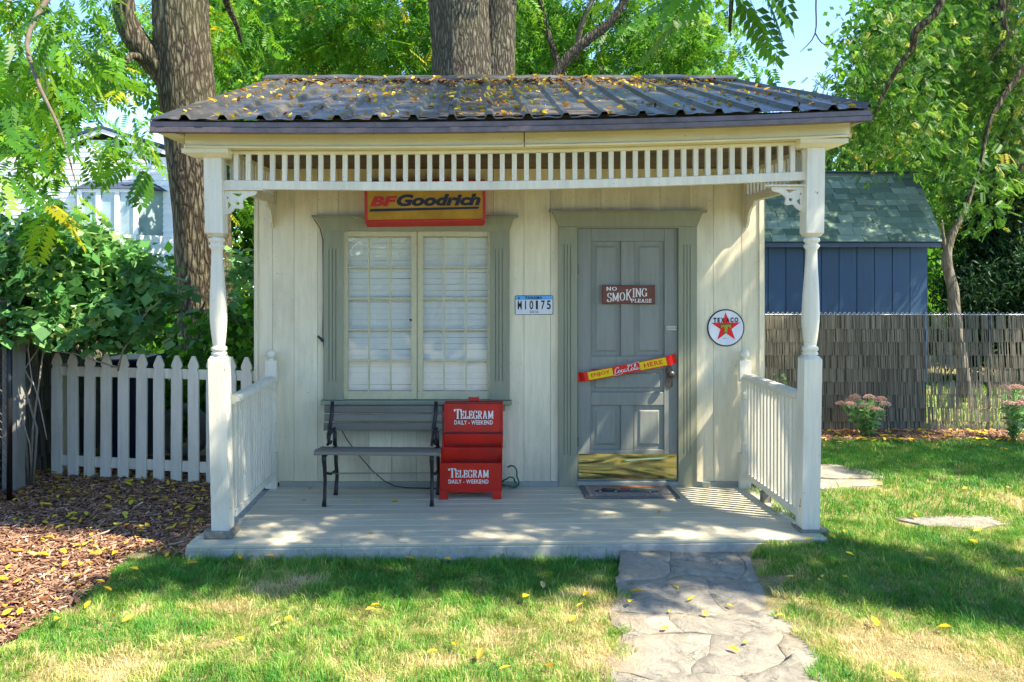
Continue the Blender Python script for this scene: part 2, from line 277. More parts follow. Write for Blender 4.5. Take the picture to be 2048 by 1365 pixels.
class MB:
    def __init__(s): s.v = []; s.f = []; s.t = []
    def add(s, vs, fs, t=0.5):
        n = len(s.v); s.v += [tuple(p) for p in vs]; s.f += [tuple(i + n for i in f) for f in fs]; s.t += [t] * len(fs); return s
    def box(s, x0, x1, y0, y1, z0, z1, nx=1, t=0.5):
        xs = [x0 + (x1 - x0) * i / nx for i in range(nx + 1)]; vs = []; fs = []
        for x in xs: vs += [(x, y0, z0), (x, y1, z0), (x, y1, z1), (x, y0, z1)]
        for i in range(nx):
            a = 4 * i; c = a + 4
            for j in range(4): fs.append((a + j, c + j, c + (j + 1) % 4, a + (j + 1) % 4))
        fs += [(3, 2, 1, 0), tuple(4 * nx + q for q in (0, 1, 2, 3))]
        fs = [f[::-1] for f in fs]
        return s.add(vs, fs, t)
    def prism(s, poly, y0, y1, axis='Y'):
        """poly in (x,z) extruded along Y, or (y,z) along X, or (x,y) along Z"""
        n = len(poly); mk = {'Y': lambda p, q: (p[0], q, p[1]), 'X': lambda p, q: (q, p[0], p[1]), 'Z': lambda p, q: (p[0], p[1], q)}[axis]
        vs = [mk(p, y0) for p in poly] + [mk(p, y1) for p in poly]
        return s.add(vs, [tuple(range(n)), tuple(range(2 * n - 1, n - 1, -1))] + [(i, i + n, (i + 1) % n + n, (i + 1) % n) for i in range(n)])
    def lathe(s, prof, cx, cy, n=20, sx=1, sy=1):
        vs = []; fs = []
        for r, z in prof:
            for i in range(n):
                a = 2 * math.pi * i / n; vs.append((cx + r * sx * math.cos(a), cy + r * sy * math.sin(a), z))
        for j in range(len(prof) - 1):
            for i in range(n): fs.append((j * n + i, j * n + (i + 1) % n, (j + 1) * n + (i + 1) % n, (j + 1) * n + i))
        fs += [tuple(range(n - 1, -1, -1)), tuple((len(prof) - 1) * n + i for i in range(n))]
        return s.add(vs, fs)
    def tube(s, pts, rad, n=8, cap=True, fn=None):
        pts = [Vector(p) for p in pts]; m = len(pts); rad = rad if isinstance(rad, (list, tuple)) else [rad] * m
        vs = []; fs = []; up = Vector((0.13, 0.21, 0.97))
        for i, p in enumerate(pts):
            d = (pts[min(i + 1, m - 1)] - pts[max(i - 1, 0)]).normalized()
            if i == 0: a = d.cross(up); a = a if a.length > 0.05 else d.cross(Vector((1, 0, 0))); a.normalize()
            else: a = (a - d * a.dot(d)).normalized()
            b = d.cross(a)
            for q in range(n):
                th = 2 * math.pi * q / n; rr = rad[i] * (fn(th, i, p) if fn else 1)
                vs.append(p + (a * math.cos(th) + b * math.sin(th)) * rr)
        for i in range(m - 1):
            for q in range(n): fs.append((i * n + q, i * n + (q + 1) % n, (i + 1) * n + (q + 1) % n, (i + 1) * n + q))
        if cap: fs += [tuple(range(n - 1, -1, -1)), tuple((m - 1) * n + q for q in range(n))]
        return s.add(vs, fs)
    def ribbon(s, pts, w, y, rough=None):
        """flat painted stroke in the XZ plane facing -Y; w = (thin, thick) by direction or a number"""
        vs = []; n = len(pts)
        for i, p in enumerate(pts):
            a = pts[max(i - 1, 0)]; c = pts[min(i + 1, n - 1)]; dx, dz = c[0] - a[0], c[1] - a[1]; L = math.hypot(dx, dz) or 1; dx /= L; dz /= L
            ww = w if not isinstance(w, tuple) else w[0] + (w[1] - w[0]) * abs(dz) ** 1.6
            vs += [(p[0] - dz * ww / 2, y, p[1] + dx * ww / 2), (p[0] + dz * ww / 2, y, p[1] - dx * ww / 2)]
        return s.add(vs, [(2 * i, 2 * i + 1, 2 * i + 3, 2 * i + 2) for i in range(n - 1)])
    def warp(s, fn): s.v = [fn(*p) for p in s.v]; return s
    def mesh(s, name, mat, origin=(0, 0, 0), smooth=False):
        me = bpy.data.meshes.new(name); o = origin
        me.from_pydata([(p[0] - o[0], p[1] - o[1], p[2] - o[2]) for p in s.v], [], s.f)
        if mat: me.materials.append(mat)
        at = me.attributes.new('tint', 'FLOAT', 'FACE'); at.data.foreach_set('value', s.t)
        if smooth: me.polygons.foreach_set('use_smooth', [True] * len(me.polygons))
        me.update(); return me
    def build(s, name, mat, parent=None, smooth=False, bevel=0, fix=False):
        xs, ys, zs = zip(*s.v); o = ((min(xs) + max(xs)) / 2, (min(ys) + max(ys)) / 2, min(zs))
        me = s.mesh(name, mat, o, smooth)
        if fix:
            bm = bmesh.new(); bm.from_mesh(me); bmesh.ops.recalc_face_normals(bm, faces=bm.faces); bm.to_mesh(me); bm.free()
        ob = link(name, me, o, parent)
        if bevel:
            md = ob.modifiers.new('edge', 'BEVEL'); md.width = bevel; md.segments = 1; md.limit_method = 'ANGLE'
        return ob
def bx(name, mat, parent, x0, x1, y0, y1, z0, z1, bevel=0.003, nx=1, warp=None):
    m = MB().box(min(x0, x1), max(x0, x1), min(y0, y1), max(y0, y1), min(z0, z1), max(z0, z1), nx)
    if warp: m.warp(warp)
    return m.build(name, mat, parent, bevel=bevel)
def big_mesh(name, verts, quads, tint, mat, smooth=False):
    me = bpy.data.meshes.new(name); nv, nf, c = len(verts), len(quads), quads.shape[1]
    me.vertices.add(nv); me.vertices.foreach_set('co', np.ascontiguousarray(verts, dtype=np.float32).ravel())
    me.loops.add(nf * c); me.loops.foreach_set('vertex_index', np.ascontiguousarray(quads, dtype=np.int32).ravel())
    me.polygons.add(nf); me.polygons.foreach_set('loop_start', np.arange(0, nf * c, c, dtype=np.int32))
    at = me.attributes.new('tint', 'FLOAT', 'FACE'); at.data.foreach_set('value', np.ascontiguousarray(np.clip(tint, 0.001, 0.999), dtype=np.float32))
    me.materials.append(mat); me.update(calc_edges=True)
    if smooth: me.polygons.foreach_set('use_smooth', [True] * nf)
    return me
def curve_mesh(polys, depth, mat, name='shape'):
    cu = bpy.data.curves.new('tmp', 'CURVE'); cu.dimensions = '2D'; cu.fill_mode = 'BOTH'; cu.extrude = depth / 2
    for po in polys:
        sp = cu.splines.new('POLY'); sp.points.add(len(po) - 1); sp.use_cyclic_u = True
        for i, p in enumerate(po): sp.points[i].co = (p[0], p[1], 0, 1)
    return _curve_to(cu, mat, name)
def _curve_to(cu, mat, name):
    ob = bpy.data.objects.new('tmp', cu); me = bpy.data.meshes.new_from_object(ob); me.name = name
    bpy.data.objects.remove(ob); bpy.data.curves.remove(cu)
    me.transform(Matrix(((1, 0, 0, 0), (0, 0, -1, 0), (0, 1, 0, 0), (0, 0, 0, 1))))   # stand it up, facing -Y
    me.materials.clear(); me.materials.append(mat); return me
def text_mesh(txt, x0, x1, z0, z1, mat, y, shear=0.0, bold=0.0, spacing=1.0, depth=0.0012, rot=0.0):
    """lettering fitted to a rectangle"""
    cu = bpy.data.curves.new('t', 'FONT'); cu.body = txt; cu.shear = shear; cu.offset = bold; cu.space_character = spacing; cu.extrude = depth / 2; cu.resolution_u = 4
    me = _curve_to(cu, mat, 'lettering'); n = len(me.vertices); co = np.empty(n * 3, np.float32); me.vertices.foreach_get('co', co); co = co.reshape(-1, 3)
    lo, hi = co.min(0), co.max(0)
    co[:, 0] = x0 + (co[:, 0] - lo[0]) / (hi[0] - lo[0]) * (x1 - x0); co[:, 2] = z0 + (co[:, 2] - lo[2]) / (hi[2] - lo[2]) * (z1 - z0)
    co[:, 1] = y + (co[:, 1] - (lo[1] + hi[1]) / 2)
    if rot:
        c = np.array([(x0 + x1) / 2, (z0 + z1) / 2]); a, b_ = co[:, 0] - c[0], co[:, 2] - c[1]
        co[:, 0] = c[0] + a * math.cos(rot) - b_ * math.sin(rot); co[:, 2] = c[1] + a * math.sin(rot) + b_ * math.cos(rot)
    me.vertices.foreach_set('co', co.ravel()); me.update(); return me

# ------------------------------------------------------------------ painted serif alphabet
def arc(cx, cz, rx, rz, a0, a1, n=14): return [(cx + rx * math.cos(R(a0 + (a1 - a0) * i / n)), cz + rz * math.sin(R(a0 + (a1 - a0) * i / n))) for i in range(n + 1)]
GL = {
 'T': (0.85, [[(.42, 0), (.42, .97)], [(0, .97), (.85, .97)], [(.02, .97), (.02, .76)], [(.83, .97), (.83, .76)], [(.24, .03), (.60, .03)]]),
 'E': (0.72, [[(.17, 0), (.17, 1)], [(0, .97), (.66, .97)], [(.17, .52), (.5, .52)], [(0, .03), (.7, .03)], [(.64, .97), (.64, .76)], [(.68, .03), (.68, .26)], [(.5, .4), (.5, .64)]]),
 'L': (0.68, [[(.17, 0), (.17, 1)], [(0, .97), (.36, .97)], [(0, .03), (.66, .03)], [(.64, .03), (.64, .30)]]),
 'G': (0.85, [arc(.45, .5, .38, .5, 50, 330, 22), [(.76, .02), (.76, .42)], [(.52, .42), (.9, .42)], [(.72, .98), (.72, .72)]]),
 'R': (0.85, [[(.17, 0), (.17, 1)], [(0, .97), (.40, .97)], arc(.38, .73, .27, .24, 90, -90, 12), [(.17, .49), (.38, .49)], [(.40, .49), (.72, 0)], [(0, .03), (.36, .03)], [(.62, .03), (.86, .03)]]),
 'A': (0.90, [[(.12, 0), (.42, 1)], [(.42, 1), (.74, 0)], [(.22, .33), (.62, .33)], [(0, .03), (.26, .03)], [(.56, .03), (.9, .03)]]),
 'M': (1.10, [[(.16, 0), (.16, 1)], [(.16, 1), (.54, .12)], [(.54, .12), (.92, 1)], [(.92, 0), (.92, 1)], [(0, .97), (.2, .97)], [(.88, .97), (1.1, .97)], [(0, .03), (.34, .03)], [(.74, .03), (1.1, .03)]]),
 'N': (0.92, [[(.15, 0), (.15, 1)], [(.13, 1), (.76, 0)], [(.76, 0), (.76, 1)], [(0, .97), (.2, .97)], [(.6, .97), (.92, .97)], [(0, .03), (.32, .03)]]),
 'O': (0.90, [arc(.45, .5, .36, .47, 90, 450, 24)]),
 'S': (0.68, [arc(.33, .74, .25, .24, 35, 250, 14) + arc(.33, .25, .28, .25, 75, -150, 14), [(.56, .98), (.56, .72)], [(.05, .02), (.05, .28)]]),
 'K': (0.86, [[(.17, 0), (.17, 1)], [(.17, .42), (.7, .97)], [(.34, .58), (.76, 0)], [(0, .97), (.36, .97)], [(.56, .97), (.86, .97)], [(0, .03), (.36, .03)], [(.6, .03), (.86, .03)]]),
 'I': (0.40, [[(.2, 0), (.2, 1)], [(0, .97), (.4, .97)], [(0, .03), (.4, .03)]]),
 'P': (0.74, [[(.17, 0), (.17, 1)], [(0, .97), (.40, .97)], arc(.38, .71, .28, .26, 90, -90, 12), [(.17, .45), (.38, .45)], [(0, .03), (.36, .03)]]),
}
def serif(mb, txt, x0, x1, z0, z1, y, thick=0.2, thin=0.075, gap=0.14, heights=None, base=None):
    tot = sum(GL[c][0] * (heights[i] if heights else 1) ** 0.5 for i, c in enumerate(txt)) + gap * (len(txt) - 1); sx = (x1 - x0) / tot; x = x0; e = 0
    for i, c in enumerate(txt):
        h = (heights[i] if heights else 1) * (z1 - z0); zb = z0 + (base[i] if base else 0) * (z1 - z0); wf = (heights[i] if heights else 1) ** 0.5
        for st in GL[c][1]:
            e += 1
            mb.ribbon([(x + p[0] * sx * wf, zb + p[1] * h) for p in st], (thin * sx, thick * sx), y - 0.00012 * (e % 9))
        x += (GL[c][0] * wf + gap) * sx
    return mb

# ------------------------------------------------------------------ the ground
def dzr(x): return 0.0132 * x + 0.0064 * x * x                     # the old roof line sags and climbs to the right
def fz(x, y): return 0.12 + 0.012 * x * max(0.0, min(1.0, -y / 1.37))   # porch floor, a little out of level
def sst(a, b_, v): t = np.clip((v - a) / (b_ - a), 0, 1); return t * t * (3 - 2 * t)
def gh(x, y):
    """the lawn banks up beside the right end of the porch"""
    return .115 * sst(1.48, 1.86, x) * sst(-2.5, -1.5, y) * (1 - sst(.4, 2.2, y)) * (1 - sst(5, 8, x))
xs = list(np.unique(np.round(np.concatenate([np.linspace(-60, -6, 8), np.linspace(-6, 1.2, 10), np.linspace(1.2, 2.4, 16), np.linspace(2.4, 9, 14), np.linspace(9, 60, 8)]), 4)))
ys = list(np.unique(np.round(np.concatenate([np.linspace(-30, -3, 8), np.linspace(-3, -1, 22), np.linspace(-1, 3, 16), np.linspace(3, 80, 14)]), 4)))
g = MB(); NX, NY = len(xs), len(ys)
def base_z(x, y): return float(gh(x, y)) - (.3 if (-1.8 < x < 2.15 and -1.3 < y < 2.5) else 0)
g.add([(x, y, base_z(x, y)) for x in xs for y in ys], [(i * NY + j, (i + 1) * NY + j, (i + 1) * NY + j + 1, i * NY + j + 1) for i in range(NX - 1) for j in range(NY - 1)])
lawn = g.build('lawn', M_lawnbase); tag(lawn, kind='structure')
def mulch_edge(y): return -2.24 - 0.05 * math.sin(y * 4.1) + 0.05 * (y + 1.3) * (y + 1.3 < 0) + 0.04 * math.sin(y * 9.7)
mb_ = MB(); pts = [(mulch_edge(-4.2 + 4.0 * i / 30), -4.2 + 4.0 * i / 30) for i in range(31)] + [(-1.86, -0.2), (-1.80, 1.6), (-5.0, 1.6), (-5.0, -4.2)]
pts = [p for p in pts]; mb_.add([(x, y, 0.012) for x, y in pts], [tuple(range(len(pts)))])
tag(mb_.build('mulch_bed', M_mulchbase), kind='structure')
bed = MB(); bp_ = [(2.4, 2.3), (3.4, 2.42), (4.4, 2.30), (5.3, 2.44), (6.4, 2.28), (8.5, 2.35), (8.5, 2.98), (2.4, 2.98)]
bed.add([(x, y, 0.008) for x, y in bp_], [tuple(range(len(bp_)))]); tag(bed.build('fence_side_bed', M_mulchbase), kind='structure')

# ------------------------------------------------------------------ porch floor and slab
m_ = MB().box(-1.86, 2.20, -1.375, 2.6, -0.2, 0.097, nx=12)
m_.warp(lambda x, y, z: (x, y, z if z < 0 else z - 0.12 + fz(x, y) + 0.002)); slab = m_.build('porch_slab', M_slab, None, bevel=0.008); tag(slab, kind='structure')
nb = 11
for i in range(nb):
    y0 = -1.372 + i * 1.37 / nb; y1 = y0 + 1.37 / nb - 0.0035
    m_ = MB().box(-1.66 if i > 1 else -1.855, 2.14 if i > 1 else 2.195, y0, y1, 0.098, 0.12, nx=10); m_.warp(lambda x, y, z: (x, y, z - 0.12 + fz(x, y) + 0.0012 * math.sin(x * 5 + i)))
    m_.build('floor_board', M_floor, slab, bevel=0.004)

# ------------------------------------------------------------------ the small building
shed = thing('garden_shed', 'small cream shed with a covered porch and brown ribbed metal roof', 'shed', (0.2, 0, 0))
def W(px): return (px - CX) / 250.0
def Zw(py): return EYE - (py - HY) / 250.0
WX0, WX1, WTOP = W(511), W(1526), 2.66
back = bx('front_wall', M_dark, shed, WX0 + .01, W(680), 0.024, 0.05, 0.10, WTOP, bevel=0)
bx('wall_backing', M_dark, back, W(988), W(1150), 0.024, 0.05, 0.10, WTOP, bevel=0); bx('wall_backing', M_dark, back, W(1360), WX1 - .01, 0.024, 0.05, 0.10, WTOP, bevel=0)
bx('wall_backing', M_dark, back, W(680), W(988), 0.024, 0.05, 0.10, Zw(800), bevel=0); bx('wall_backing', M_dark, back, W(680), W(988), 0.024, 0.05, Zw(462), WTOP, bevel=0)
bx('wall_backing', M_dark, back, W(1150), W(1360), 0.024, 0.05, Zw(455), WTOP, bevel=0)
edges = [511, 545, 588, 635, 676, 738, 783, 833, 885, 935, 987, 1048, 1101, 1152, 1202, 1262, 1320, 1380, 1427, 1484, 1526]
full = sorted(set(edges + [655, 1012, 1125, 1385]))
def skip(a, b): return (a >= 655 and b <= 1012), (a >= 1125 and b <= 1385)
for a, b in zip(full[:-1], full[1:]):
    if b - a < 4: continue
    win, dr = skip(a, b); y0 = rng.uniform(0, 0.002)
    gp = 0.0022
    def pl(z0, z1, a=a, b=b, y0=y0):
        bx('plank', M_wall, back, W(a) + (gp / 2 if a in edges else 0), W(b) - (gp / 2 if b in edges else 0), y0, 0.023, z0, z1, bevel=0.001)
    if win: pl(0.15, Zw(803)); pl(Zw(455), WTOP)
    elif dr: pl(Zw(448), WTOP)
    else: pl(0.15, WTOP)
nl = MB(); rn = random.Random(12)
for a, b in zip(full[:-1], full[1:]):
    if b - a < 14: continue
    win, dr = skip(a, b)
    for zz in (.22, .62, 1.10, 1.55, 2.0, 2.42):
        if win and .80 < zz < 2.2 or dr and zz < 2.25: continue
        for fx_ in (.2, .8):
            x = W(a) + (W(b) - W(a)) * fx_ + rn.uniform(-.008, .008); z = zz + rn.uniform(-.02, .02); r_ = rn.uniform(.0018, .0034)
            if rn.random() < .75: nl.add([(x + r_ * math.cos(q * 1.047), -.0008, z + r_ * math.sin(q * 1.047)) for q in range(6)], [tuple(range(6))])
tag(nl.build('nail_heads', plain('rusty_nail', (0.14, 0.12, 0.09), 0.8), back), kind='stuff')
for side, sx in (('side_wall', WX0), ('side_wall', WX1)):
    m_ = MB()
    for j in range(13):
        y0 = 0.024 + j * 0.198; a, b = (sx, sx + 0.022) if sx < 0 else (sx - 0.022, sx)
        m_.box(a, b, y0, y0 + 0.194, 0.1, 2.66)
    o = m_.build(side, M_wall, shed); tag(o, kind='stuff')
bx('rear_wall', M_wall, shed, WX0, WX1, 2.58, 2.6, 0.1, 2.66, bevel=0)
for sx in (WX0, WX1 - 0.022): MB().prism([(0.03, 2.655), (2.59, 2.655), (2.59, 3.22), (1.3, 3.64), (0.03, 3.20)], sx, sx + 0.022, 'X').build('gable', M_wall, shed, fix=True)
# baseboard
bx('baseboard', M_base, shed, W(560), W(1117), -0.022, 0.02, 0.10, Zw(963)); bx('baseboard', M_base, shed, W(1392), W(1484), -0.022, 0.02, 0.10, Zw(963))
bx('corner_board', M_wall, shed, WX0 - 0.01, WX0 + 0.02, -0.006, 0.03, 0.1, WTOP)
bx('corner_board', M_wall, shed, WX1 - 0.03, WX1 + 0.01, -0.008, 0.03, 0.1, WTOP)

# ---- roof
RY0, RY1, RZ0, RZ1, RX0, RX1 = -1.48, 1.30, 2.78, 3.68, -2.05, 2.43
def roofz(x, y):
    t = (y - RY0) / (RY1 - RY0)
    if t > 1: t2 = (y - RY1) / 2.2; return RZ1 - 0.74 * t2
    return (RZ0 + dzr(x)) * (1 - t) + (RZ1 + 0.006 * math.sin(x * 2.3)) * t + 0.006 * math.sin(x * 3.1 + 1) * math.sin(t * 6)
roof = bx('roof', M_ceil, shed, RX0 + 0.06, RX1 - 0.06, RY1 - 0.01, RY1 + 0.01, 3.62, 3.67, bevel=0)
rib = lambda c: [(c - .034, 0), (c - .014, .027), (c + .014, .027), (c + .034, 0)]
def sheet(x0, x1, ks, back_=False, lift=0.0):
    prof = [(x0, 0.0)]
    for kk in ks:
        c = .06 + .2365 * kk
        prof += rib(c)
        for q in (0.30, 0.42, 0.58, 0.70): prof.append((c + .2365 * q, 0.0035 if q in (0.42, 0.58) else 0.0))
    prof = [p for p in prof if x0 <= p[0] <= x1]; prof.append((x1, 0.0)); prof.sort()
    m_ = MB(); n = len(prof); L = 14
    ya, yb = (RY0, RY1) if not back_ else (RY1, RY1 + 2.2)
    for th in (0, -0.0022):
        for j in range(L + 1):
            y = ya + (yb - ya) * j / L
            for x, h in prof: m_.v.append((x, y - 0.012 * (j == 0) * (h > 0), roofz(x, y) + h + th + lift))
    M2 = n * (L + 1)
    for j in range(L):
        for i in range(n - 1):
            a = j * n + i; m_.f.append((a, a + 1, a + n + 1, a + n)); m_.f.append((M2 + a, M2 + a + n, M2 + a + n + 1, M2 + a + 1))
    for i in range(n - 1): m_.f.append((i + 1, i, M2 + i, M2 + i + 1))
    m_.t = [0.5] * len(m_.f)
    return m_.build('metal_sheet', M_roof, roof)
ksets = [(-9, -6), (-5, -2), (-1, 2), (3, 6), (7, 10)]
for q, (k0, k1) in enumerate(ksets):
    xa = RX0 if q == 0 else .06 + .2365 * k0 - 0.036; xb = RX1 if q == 4 else .06 + .2365 * (k1 + 1) - 0.038
    sheet(xa, xb, range(k0, k1 + 1), lift=0.0025 * (q % 2)); sheet(xa, xb, range(k0, k1 + 1), True, lift=0.0025 * (q % 2))
m_ = MB()                                                             # ridge cap, slightly dented
for i in range(25):
    x = RX0 + (RX1 - RX0) * i / 24; d = 0.006 * math.sin(i * 1.9) + 0.004 * math.sin(i * 0.7)
    m_.v += [(x, RY1 - 0.13, RZ1 - 0.012 + d * .5), (x, RY1, RZ1 + 0.045 + d), (x, RY1 + 0.13, RZ1 - 0.012), (x, RY1 + 0.13, RZ1 - 0.022), (x, RY1, RZ1 + 0.03 + d), (x, RY1 - 0.13, RZ1 - 0.03 + d * .5)]
for i in range(24):
    for j in range(6): a = i * 6; m_.f.append((a + j, a + (j + 1) % 6, a + 6 + (j + 1) % 6, a + 6 + j))
m_.t = [.5] * len(m_.f); m_.build('ridge_cap', M_roof, roof, fix=True)
sagw = lambda x, y, z: (x, y, z + dzr(x))
segs = [(RX0, -0.65), (-0.65, 0.62), (0.62, RX1)]
for i, (a, b) in enumerate(segs):
    m_ = MB().box(a, b, RY0 + 0.016 + 0.002 * (i % 2), RY0 + 0.045, 2.734, 2.770, nx=6).warp(sagw); m_.build('fascia_strip', M_fascia, roof, bevel=0.003)
    m_ = MB().box(a, b, RY0 + 0.004 + 0.002 * (i % 2), RY0 + 0.045, 2.699, 2.733, nx=6).warp(sagw); m_.build('fascia_strip', M_fascia, roof, bevel=0.003)
m_ = MB().box(RX0 + .031, RX1 - .031, RY0 + .0465, RY0 + .058, 2.70, 2.7835, nx=16).warp(sagw); m_.build('eave_gap_shade', M_dark, roof)  # added dark strip, stands in for the shaded gap under the roof sheets
for sx in (RX0, RX1 - 0.03):
    m_ = MB(); n = 8
    for (ya, yb) in ((RY0 + 0.05, RY1), (RY1, RY1 + 2.2)):
        for j in range(n):
            y0, y1 = ya + (yb - ya) * j / n, ya + (yb - ya) * (j + 1) / n
            v = [(x, y, roofz(x, y) - d) for y in (y0, y1) for x in (sx, sx + 0.03) for d in (0.006, 0.085)]
            m_.add(v, [(0, 1, 3, 2), (4, 6, 7, 5), (0, 4, 5, 1), (2, 3, 7, 6), (0, 2, 6, 4), (1, 5, 7, 3)])
    m_.build('rake_trim', M_fascia, roof, fix=True)
m_ = MB()
for (ya, yb) in ((RY0 + 0.05, RY1), (RY1, RY1 + 2.15)):
    x0, x1 = RX0 + 0.031, RX1 - 0.031
    m_.add([(x0, ya, roofz(x0, ya) - 0.02), (x1, ya, roofz(x1, ya) - 0.02), (x1, yb, roofz(x1, yb) - 0.02), (x0, yb, roofz(x0, yb) - 0.02)], [(0, 3, 2, 1)])
m_.build('roof_deck', M_ceil, roof)
# porch ceiling boards
CZ = 2.668
for i in range(14):
    y0 = -1.20 + i * 1.215 / 14; m_ = MB().box(-1.93, 2.33, y0, y0 + 0.075, CZ, CZ + 0.018, nx=6).warp(lambda x, y, z: (x, y, z + dzr(x) * max(0, -y / 1.2) * .8 + rng.uniform(0, .001)))
    m_.build('ceiling_board', M_ceil, shed, bevel=0.002)

# ---- header, frieze, brackets, posts
HYc = -1.27
for a, b, s_ in ((370, 1047.5, 0), (1049.5, 1700, 0.004)):
    x0, x1 = PX(a, HYc), PX(b, HYc)
    m_ = MB().box(x0, x1, HYc - s_, HYc + 0.03, 2.640, 2.74, nx=8).warp(sagw); m_.build('header_board', M_trim, shed, bevel=0.004)
    m_ = MB().prism([(HYc - 0.018 - s_, 2.636), (HYc + 0.03, 2.636), (HYc + 0.03, 2.6395), (HYc - 0.006 - s_, 2.668), (HYc - 0.012 - s_, 2.645)], 0, 1, 'X')
    m_ = MB().box(x0, x1, HYc - 0.014 - s_, HYc - 0.001 - s_, 2.634, 2.652, nx=8).warp(sagw); m_.build('header_lip', M_trim, shed, bevel=0.006)
m_ = MB().box(PX(374, HYc), PX(1697, HYc), HYc + 0.032, -1.10, 2.634, 2.664, nx=8).warp(sagw); m_.build('header_soffit', M_trim, shed)
for xa in (PX(370, HYc), PX(1700, HYc) - 0.03):
    m_ = MB().box(xa, xa + 0.03, HYc + 0.032, 0.03, 2.637, 2.76).warp(lambda x, y, z: (x, y, z + dzr(x) * (-y / 1.2 if y < 0 else 0))); m_.build('side_header', M_trim, shed)
for xa in (RX0 + 0.032, PX(1700, HYc) + 0.002):                       # little soffit tails under the roof corners
    xb = PX(370, HYc) - 0.002 if xa < 0 else RX1 - 0.034
    m_ = MB().box(xa, xb, RY0 + 0.05, 0.6, 2.70, 2.715).warp(sagw); m_.build('soffit', M_trim, shed)
PY = -1.165; PS = F / (PY - CY)
def XP(px): return PX(px, PY)
def ZP(py): return PZ(py, PY)
m_ = MB().box(XP(462), XP(1596), PY - 0.02, PY + 0.02, ZP(308), 2.633, nx=10).warp(sagw); frieze = m_.build('frieze', M_trim, shed, bevel=0.003)
m_ = MB().box(XP(443), XP(1613), PY - 0.024, PY + 0.024, ZP(377.5), ZP(360), nx=12).warp(lambda x, y, z: (x, y, z + dzr(x) * 0.9 - 0.012 * math.cos((x - .2) * .85))); m_.build('bottom_rail', M_white, frieze, bevel=0.003)
sp = MB().box(-.0155, .0155, -.0155, .0155, 0, ZP(306) - ZP(361)).mesh('spindle', M_white)
for i in range(48):
    x = XP(473.2 + 24.15 * i); link('spindle', sp, (x, PY, ZP(361) + dzr(x) * .95 - 0.010 * math.cos((x - .2) * .85)), frieze)
for fx in (-1.66, 2.13):
    sf = bx('side_frieze', M_trim, shed, fx - .02, fx + .02, PY + 0.06, -0.002, 2.61, 2.634)
    bx('bottom_rail', M_white, sf, fx - .022, fx + .022, PY + 0.06, -0.002, 2.385, 2.438)
    for i in range(14): link('spindle', sp, (fx, PY + 0.11 + i * 0.0775, 2.437), sf, rot=(0, 0, 0))
    bx('frieze_end', M_white, sf, fx - .03, fx + .03, -0.045, -0.003, 2.38, 2.632)
    # brackets under the side frieze
outl = [(0, 0), (65, 0), (64, 5), (61, 9), (51, 11), (44, 14), (37, 20), (36, 24), (38, 34), (32, 37), (25, 35), (20, 36), (17, 41), (10, 46), (1, 49), (0, 49)]
holes = [[(26.7 + 3.6 * math.cos(a * .524), 25.3 + 3.6 * math.sin(a * .524)) for a in range(12)], [(14, 5.5), (37, 5.5), (33, 9), (29, 12.5), (24, 9.5)], [(8, 22), (10.5, 25), (15, 28), (11, 33), (7.5, 36.5)], [(5, 12), (8, 12), (8, 16), (5, 16)]]
for sgn, cpx, zpy in ((1, 449.5, 382), (-1, 1607, 374.5)):
    brm = curve_mesh([[(sgn * p[0] / PS, -p[1] / PS) for p in po] for po in [outl] + holes], 0.018, M_white, 'bracket')
    x = XP(cpx); z = ZP(zpy); br = link('bracket', brm, (x, PY, z), shed)
    WL[br.name] = Vector((x, PY, z))
    xa, xb = (XP(cpx - 6.5), XP(cpx - .6)) if sgn > 0 else (XP(cpx + .6), XP(cpx + 6.5))
    bx('bracket_strip', M_white, br, xa, xb, PY - .03, PY + .03, ZP(zpy + 52), ZP(zpy - .5))
    xa, xb = (XP(cpx - .5), XP(cpx + 79)) if sgn > 0 else (XP(cpx + .5), XP(cpx - 79))
    bx('bracket_strip', M_white, br, xa, xb, PY - .03, PY + .03, ZP(zpy - .4), ZP(zpy - 4.4))
# smaller brackets at the wall end of the side friezes
outm = [(0, 0), (0.20, 0), (0.19, -.03), (0.12, -.05), (0.07, -.10), (0.05, -.16), (0, -.20)]
for fx in (-1.66, 2.13): MB().prism([(-0.004 - p[0], 2.384 + p[1]) for p in outm], fx - .01, fx + .01, 'X').build('bracket', M_white, shed, fix=True)

